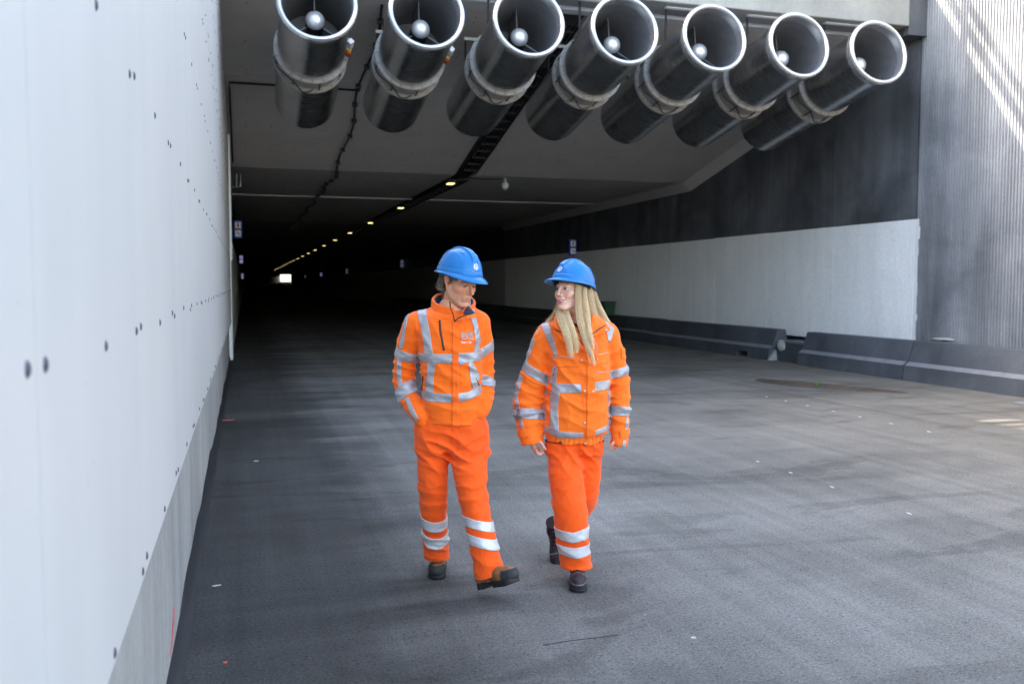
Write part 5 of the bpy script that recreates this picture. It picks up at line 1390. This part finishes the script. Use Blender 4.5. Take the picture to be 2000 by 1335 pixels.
# opening at the throat
jv.limb([K(1132, 612, -.03), K(1136, 640, -.09), K(1140, 662, -.15)], [.062, .036, .010], .006, mode='s', sub=4)
def wf(q):
    d = cloth_noise(q, .005, .004)
    d += fold(q, LA[2], .14, (6, 0, 14), .013, 1) + fold(q, LA[3], .11, (-4, 0, 17), .011, 2) + fold(q, RA[2], .13, (-6, 0, 14), .009, 3) + fold(q, RA[3], .10, (5, 0, 17), .008, 4) + fold(q, LA[1], .09, (10, 0, 9), .008, 1.5)
    d += fold(q, K(1130, 790, -.1), .16, (5, 0, 10), .008, .9) + fold(q, K(1095, 720, -.12), .12, (8, 0, 8), .007, 1.9) + fold(q, K(1170, 790, -.12), .12, (-8, 0, 8), .008, 2.9) + fold(q, K(1080, 800, -.1), .12, (12, 0, 4), .007, .4)
    d += rfolds(q, K(1000, 850, -.14), K(1230, 660, .03), 30, 6, .0050)
    ze = K(0, 853)[2]; w = np.exp(-((q[:, 2]-ze)/.018)**2)*(np.abs(q[:, 0]) < .19); d += w*(.0025*np.sin(q[:, 0]*260+2*NZ(q*20))-.003)
    return d
disp(jv, wf)
J = P.garment(jv, 1, .4); jk = P.obj("jacket", J['V'], J['F'], M['hivis_w'])
inL = lambda q: (dist_seg(q, LA) < .105) & (q[:, 0] < K(1071, 700)[0]) & (q[:, 0] < K(1071, 700)[0])
inR = lambda q: (dist_seg(q, RA) < .080) & (q[:, 0] > K(1189.5, 700)[0])
tors = lambda q: ~(inL(q) & (dist_seg(q, LA) < .088)) & ~(inR(q) & (dist_seg(q, RA) < .066))
P.patch("reflective_band", J, [[(1076, 744), (1131, 744), (1131, 761), (1076, 762)]], TB, jk, sel=tors, front=True); P.patch("reflective_band", J, [[(1157, 741), (1189, 738.5), (1189, 755), (1157, 758)]], TB, jk, sel=tors)
P.patch("reflective_band", J, [[(1052, 823), (1090, 834), (1090, 848), (1050, 832)], [(1090, 834), (1135, 836), (1135, 846), (1090, 848)]], TB, jk, sel=tors)
P.patch("reflective_band", J, [[(1157, 833), (1192, 822), (1192, 834), (1157, 842)]], TB, jk, sel=tors)
P.patch("reflective_strap", J, [[(1056, 634), (1070, 628), (1080, 660), (1069, 664)], [(1069, 664), (1080, 660), (1087, 690), (1082, 694)]], TB, jk, front=True)
P.patch("reflective_strap", J, [[(1079, 712), (1086, 710), (1084, 745), (1072, 745)]], TB, jk, front=True, sel=tors)
P.patch("reflective_strap", J, [[(1072, 762), (1091, 761), (1087, 790), (1074, 790)], [(1074, 790), (1087, 790), (1089, 835), (1071, 832)]], TB, jk, front=True, sel=tors)
P.patch("reflective_strap", J, [[(1181, 625), (1199, 640), (1190, 668), (1185, 662)]], TB, jk, front=True)
P.patch("reflective_strap", J, [[(1186, 760), (1191, 757), (1193, 820), (1188, 822)]], TB, jk, front=True)
P.patch("sleeve_band", J, [P.ring(K(1051, 705, .03), K(1037, 758, .04), .22, .56, inL, (-.30, 0, 0))], TB, jk)
P.patch("sleeve_band", J, [P.ring(K(1031, 790, .02), K(1038, 850, -.02), .16, .50, inL, (-.10, 0, 0))], TB, jk)
P.patch("sleeve_band", J, [P.ring(K(1204, 700, .03), K(1209, 750, .04), .32, .66, inR, (.14, 0, 0))], TB, jk); P.patch("sleeve_band", J, [P.ring(K(1210, 780, .02), K(1208, 862, -.02), .17, .39, inR, (.0, 0, 0))], TB, jk)
P.patch("sleeve_strip", J, [[(1039, 660), (1044, 663), (1026, 715), (1020, 713)]], TB, jk, front=True, sel=inL)
P.patch("sleeve_strip", J, [[(1014, 733), (1021, 735), (1010, 770), (1004, 768)], [(1004, 768), (1010, 770), (1016, 800), (1008, 802)], [(1008, 802), (1016, 800), (1022, 833), (1017, 833)]], TB, jk, front=True, sel=inL)
P.patch("sleeve_strip", J, [[(1222, 815), (1227, 812), (1226, 838), (1219, 838)]], TB, jk, front=True, sel=inR)
P.patch("sleeve_strip", J, [[(1214, 856), (1221, 856), (1219, 872), (1212, 872)]], TB, jk, front=True, sel=inR)
FL = M['hivis_flap']
P.patch("placket", J, [[(1143, 690), (1158, 690), (1158, 862), (1141, 868)]], M['hivis_w'], jk, off=.006, front=True, sel=tors)
P.patch("pocket_flap", J, [[(1085, 694), (1128, 694), (1128, 711), (1085, 712)]], M['hivis_w'], jk, off=.006, front=True, sel=tors); P.patch("pocket_flap", J, [[(1160, 689), (1187, 687), (1187, 704), (1160, 707)]], M['hivis_w'], jk, off=.006, front=True, sel=tors)
P.patch("sleeve_pocket", J, [[(1212, 678), (1222, 680), (1224, 700), (1214, 700)]], M['hivis_w'], jk, off=.006, front=True, sel=inR)
P.patch("cuff_tab", J, [[(1004, 838), (1031, 834), (1033, 846), (1008, 853)]], M['hivis_w'], jk, off=.007, front=True, sel=inL); P.patch("cuff_tab", J, [[(1208, 838), (1230, 834), (1229, 846), (1208, 852)]], M['hivis_w'], jk, off=.007, front=True, sel=inR)
P.line("pocket_piping", J, [(1075, 704), (1083, 695), (1092, 692), (1128, 693.5)], .0018, M['greythread'], jk, lift=.005); P.line("pocket_piping", J, [(1164, 689), (1186, 686)], .0018, M['greythread'], jk, lift=.006)
P.line("pocket_piping", J, [(1161, 667), (1162, 689)], .0012, M['greythread'], jk, lift=.003)
P.line("seam", J, [(1131, 690), (1133, 740), (1136, 800), (1138, 845)], .0013, FL, jk, lift=.0005); P.line("sleeve_seam", J, [(1060, 668), (1066, 690), (1074, 715)], .002, FL, jk, lift=.0003)
P.line("side_zip", J, [(1083, 716), (1079, 730)], .0040, M['blackrub'], jk, lift=.001)
for (a, b) in ((1132, 699), (1152.5, 700), (1138, 757), (1154, 758), (1137, 817), (1139, 857)):
    q = P.surf(J, [(a, b)], lift=.003)
    if q: m = MB(); m.lathe([(-.004, .0055), (.001, .0055), (.002, .003), (.001, .0)], 12, q[0]-Vector((0, .003, 0)), (0, -1, 0)); m.build("snap_fastener", M['snap'], jk)
P.text("chest_print", J, "Madison Bas", 1165.5, 723.6, 3.6, M['pinkprint'], jk, 1.0, R(3), .02)
m = MB(); q = [P.surf(J, [(1161+3.1*math.cos(a_), 723-3.1*math.sin(a_)*1.1)], lift=.0025)[0] for a_ in np.linspace(0, 2*math.pi, 14)]; m.tube(q, .0009, 4); m.build("print_ring", M['pinkprint'], jk)
# open collar, black top
cb = K(1134, 650, .02); ct = K(1134, 612, .03)
collar_shell("collar", (cb[0], .025, cb[2]), (ct[0], .03, ct[2]), m_(42), m_(40), .100, .088, .0055, K(0, 612)[2], K(0, 628)[2], (K(1140, 0)[0], K(1138, 0)[0], .012, .075), M['hivis_w'], jk, tilt=-.12)
flap("collar_wing", [(1083, 617, -.03), (1092, 612, -.06), (1104, 620, -.095), (1122, 652, -.150), (1099, 649, -.150), (1084, 641, -.128), (1080, 630, -.085)], M['hivis_w'], jk, -.1, bulge=.012)
flap("collar_wing", [(1156, 612, -.06), (1172, 618, -.05), (1184, 630, -.095), (1193, 643, -.118), (1180, 652, -.142), (1160, 658, -.150), (1146, 660, -.150), (1152, 636, -.12)], M['hivis_w'], jk, -.1, bulge=.014)
flap("lapel", [(1079, 646, -.125), (1086, 644, -.145), (1104, 651, -.155), (1124, 658, -.160), (1133, 668, -.160), (1142, 686, -.158), (1120, 674, -.158), (1097, 668, -.150)], M['hivis_w'], jk, -.1, bulge=.008)
flap("lapel", [(1146, 664, -.158), (1160, 658, -.158), (1162, 672, -.16), (1156, 700, -.162), (1147, 692, -.16)], M['hivis_w'], jk, -.1, bulge=.008)
m = MB(); m.tube([K(1084, 642.5, -.140), K(1094, 648, -.158), K(1108, 651, -.158), K(1124, 657, -.158), K(1135, 668, -.158), K(1139, 673, -.158)], .0028, 6)
m.tube([K(1183, 634.5, -.125), K(1172, 641, -.146), K(1164, 647, -.156), K(1148, 658, -.156), K(1141, 666, -.158)], .0028, 6); m.build("collar_zip", M['blackrub'], jk, smooth=True)
q = K(1184, 644.5, -.146); m = MB(); m.lathe([(-.002, .006), (.003, .0055), (.004, .002), (.004, 0)], 12, q, (0, -1, 0)); m.build("snap_fastener", M['snap'], jk)
tvk = Vol(K(1090, 700, -.16), K(1180, 590, .12), .005)
tvk.limb([K(1134, 624, .03), K(1135, 650, .0), K(1137, 690, -.04)], [.066, .078, .085], 0); tvk.op(lambda X, Y, Z: (Z-(K(0, 631)[2]-.0+.35*(Y+.03)))+0*X, tvk.lo, tvk.lo+.5, 0, 'i')
Vt, Ft = nets(tvk); P.obj("black_top", Vt, Ft, M['blackcloth'])
# trousers
LL = [K(1100, 850, .01), K(1103, 900, -.04), K(1109, 960, -.10), K(1115, 1010, -.12), K(1120, 1060, -.09), K(1128, 1116, -.06)]; LLr = [m_(r) for r in (35, 34, 34, 33.5, 31, 29.5)]
RL = [K(1148, 850, .01), K(1147, 900, .02), K(1146, 955, .03), K(1137, 987, .13), K(1116, 1009, .25), K(1096, 1018, .345)]; RLr = [m_(r) for r in (32, 29, 25, 24, 21, 19)]
tv = Vol(K(1040, 1130, -.34)-.02, K(1200, 835, .55)+.02, .0050); S2 = []
for (py, xl, xr, b) in ((842, 1069, 1175, .116), (870, 1063, 1178, .128), (885, 1064, 1177, .115)):
    a = K(xl, py); c = K(xr, py); S2.append((a[2], (a[0]+c[0])/2, .01, (c[0]-a[0])/2, b, 2.3))
tv.op(lambda X, Y, Z: loft(X, Y, Z, S2), (tv.lo[0], -.2, S2[-1][0]), (tv.lo[0]+2, .2, S2[0][0]), 0)
tv.limb(LL, LLr, .026); tv.limb(RL, RLr, .026)
hemcut(tv, K(1128, 1112, -.062), (.03, .0, -1), .13, [K(1127, 1098, -.065), K(1128, 1128, -.055)], [m_(29.5)-.020]*2)
def tfw(q):
    d = cloth_noise(q, .005, .004)
    d += fold(q, K(1130, 890, -.1), .14, (10, 0, 9), .010, 1.2) + fold(q, K(1090, 890, -.12), .13, (9, 0, -8), .007, 2)
    d += fold(q, K(1112, 980, -.15), .13, (-7, 0, 9), .008, .3) + fold(q, K(1150, 960, -.0), .10, (-8, 0, 12), .008, 1.7) + fold(q, K(1120, 1070, -.12), .11, (5, 0, 11), .010, .9)
    d += rfolds(q, K(1075, 1090, -.15), K(1175, 870, .05), 20, 8, .0045)
    z0 = K(0, 1092)[2]; d += .005*((q[:, 2] < z0) & (np.abs(q[:, 0]) < .2) & (q[:, 1] < .12)); return d
disp(tv, tfw)
T_ = P.garment(tv, 1, .4); tr = P.obj("trousers", T_['V'], T_['F'], M['hivis_pants'])
lsel = lambda q: dist_seg(q, LL) < dist_seg(q, RL)
P.patch("leg_band", T_, [[(1078, 1016), (1114, 1020), (1114, 1041), (1078, 1034)], [(1114, 1020), (1152, 1012), (1152, 1034), (1114, 1041)]], TB2, tr, sel=lsel); P.patch("leg_band", T_, [[(1084, 1048), (1118, 1052), (1118, 1072), (1084, 1066)], [(1118, 1052), (1156, 1048), (1156, 1068), (1118, 1072)]], TB2, tr, sel=lsel)
P.line("knee_seam", T_, [(1080, 938), (1105, 941), (1137, 939)], .0016, FL, tr, lift=.0003); P.line("fly_seam", T_, [(1132, 866), (1133, 900), (1139, 940), (1146, 985)], .0018, FL, tr, lift=.0003)
gl = K(1133, 1157, -.23); hr = K(1083, 1026, .43); tt = K(1090, 1096, .29)
boot_pair(P, 'w', [((gl[0]+.0, gl[1]+.240, .0), (-.04, -1, 0.0), (0, 0, 1)), ((hr[0]+.004, hr[1]+.03, hr[2]-.01), tuple(tt-hr), (-.12, -.75, .5))], .272, .98, SH=.165)
# head
HY, HP = -46, -4
G, parts = head_mesh(P, True, 1116, 565.5, .0, HY, HP, -2, K(1133, 632, .04), P.skin, (.20, .11, .06), .97)
# hands
def hand(fingers, palm, pr):
    allp = np.array([p for f in fingers for p in f[0]]+palm); v = Vol(allp.min(0)-.03, allp.max(0)+.03, .0018)
    v.limb(palm, pr, 0, sub=4)
    for pts, r in fingers: v.limb(pts, r, .0035, sub=4)
    disp(v, lambda q: .0005*NZ(q*180), .004); V, F = nets(v); C = np.tile(np.array(P.skin)*np.array((.98, .80, .78)), (len(V), 1))*(1+.08*NZ(V*90)[:, None]); return V, F, C
r1 = m_(1)
h1 = hand([([K(1047, 878, -.055), K(1050, 884.5, -.070), K(1055, 886.5, -.072), K(1061, 883.5, -.066)], [2.7*r1, 2.6*r1, 2.4*r1, 1.8*r1]),
           ([K(1045, 878, -.035), K(1048.5, 884, -.045), K(1055, 882, -.046), K(1059.5, 876, -.042)], [2.7*r1, 2.6*r1, 2.3*r1, 1.8*r1]),
           ([K(1043, 876, -.015), K(1047, 883, -.02), K(1052, 881, -.02), K(1055, 875, -.018)], [2.6*r1, 2.5*r1, 2.2*r1, 1.7*r1]),
           ([K(1042, 874, .003), K(1045.5, 880, .004), K(1049, 878, .006), K(1051.5, 872, .006)], [2.3*r1, 2.2*r1, 2.0*r1, 1.5*r1]),
           ([K(1049, 860, -.062), K(1057.5, 865, -.078), K(1061.5, 871.5, -.082), K(1065.3, 877, -.080)], [3.4*r1, 3.0*r1, 2.7*r1, 1.9*r1])],
          [K(1040, 850, -.03), K(1041, 863, -.035), K(1045, 876, -.036)], [7*r1, 7.2*r1, 5.5*r1])
h2 = hand([([K(1200, 866, -.04), K(1196, 871, -.05), K(1192, 874.5, -.05)], [2.5*r1, 2.3*r1, 1.7*r1]), ([K(1202, 868, -.025), K(1199, 873, -.03), K(1195, 876.5, -.028)], [2.5*r1, 2.3*r1, 1.7*r1]),
           ([K(1204, 868, -.008), K(1202, 874, -.01), K(1199, 877.5, -.008)], [2.5*r1, 2.3*r1, 1.7*r1]), ([K(1206, 867, .008), K(1205, 872, .008), K(1203, 876, .008)], [2.3*r1, 2.1*r1, 1.6*r1]),
           ([K(1202, 860, -.05), K(1196, 866, -.06), K(1191.5, 870, -.06)], [3*r1, 2.6*r1, 1.8*r1])], [K(1208, 848, -.02), K(1207, 857, -.02), K(1203, 866, -.02)], [7*r1, 7*r1, 5.2*r1])
coarse_body(P, [([K(1134, 634, .04), K(1130, 720, .01), K(1124, 835, .03)], [.075, .10, .09]), (LA, [.045, .042, .038, .032, .026]), (RA, [.045, .042, .038, .032, .026]),
    (LL, [.065, .06, .055, .05, .045, .034]), (RL, [.055, .05, .045, .045, .04, .034])], parts+[h1, h2])
eyes(P, G, P.root, gaze=(.14, .0))
T = G['T']
m = MB()
for k in range(-4, 5):
    x = k*.0050; z = -.0684+.0085*(x/.0285)**2; y = -.0900+.016*(abs(x)/.0285)**2
    m.prism([(x-.0022, z-.0032), (x+.0022, z-.0032), (x+.0024, z+.0036), (x-.0024, z+.0036)], 'y', y, y+.003)
m.v = [tuple(T(v)) for v in m.v]; m.build("teeth", M['teeth'], P.root)["kind"] = "stuff"
hat(P, G, P.root, 1119.5, 555.5, .012, HY, -17, -3, .955)
# skull hair under the helmet
hv = Vol((-.1, -.12, -.16), (.1, .14, .14), .003); hv.ell((0, .018, .040), (.0755, .095, .090)); hv.ell((0, .050, -.030), (.062, .045, .090), .03)
hv.op(lambda X, Y, Z: (np.maximum(-(Y+.030)-.30*(Z-.02), -1)+0*X).astype('f4'), (-.1, -.12, -.16), (.1, .14, .14), 0, 'i')
disp(hv, lambda q: .003*NZ(q*np.array([110, 90, 12]))); Vh, Fh = nets(hv)
Ch = np.tile(np.array((.36, .23, .13)), (len(Vh), 1))*(1+.6*NZ(Vh*np.array([220, 180, 14])))[:, None]; Vh = np.array([T(p) for p in Vh]); hb = P.obj("hair", Vh, Fh, M['hair'], col=np.clip(Ch, 0, 1))
w = P.m
locks = [
 ([K(1131, 549, -.070), K(1129, 575, -.085), K(1131, 610, -.10), K(1138, 645, -.156), K(1153, 685, -.182), K(1163, 714, -.180)], w(5.5), w(6.5), w(1.6), 220, .30),
 ([K(1140, 550, -.045), K(1141, 580, -.060), K(1146, 620, -.095), K(1152, 655, -.172), K(1159, 682, -.182)], w(5.5), w(6.5), w(2.5), 190, .35),
 ([K(1148, 552, -.02), K(1152, 585, -.025), K(1160, 620, -.05), K(1168, 640, -.10)], w(7), w(8), w(5), 170, .4),
 ([K(1152, 556, .03), K(1162, 590, .03), K(1176, 620, .03), K(1192, 642, .02), K(1199, 652, .02)], w(8), w(10), w(4), 260, .3),
 ([K(1145, 560, .06), K(1152, 600, .07), K(1160, 640, .08), K(1166, 660, .09)], w(14), w(18), w(14), 120, .3),
 ([K(1100, 585, .045), K(1092, 604, -.02), K(1096, 622, -.125), K(1108, 652, -.172), K(1114, 680, -.182), K(1117, 700, -.180)], w(6), w(7.5), w(2.5), 230, .35),
 ([K(1108, 590, .03), K(1106, 612, -.08), K(1114, 638, -.150), K(1124, 665, -.176), K(1127, 690, -.180)], w(6), w(7), w(2.5), 170, .4),
 ([K(1096, 580, .06), K(1089, 600, .06), K(1083, 615, .05), K(1066, 634, .02), K(1046, 652, -.03)], w(5), w(6), w(2.5), 110, .5),
]
strands("hair_strands", hb, locks, [(.88, .62, .36), (.76, .51, .28), (.98, .75, .48), (.62, .39, .20), (1.0, .85, .60), (.84, .59, .33)], .00062, 8, 16, core=True)["kind"] = "stuff"
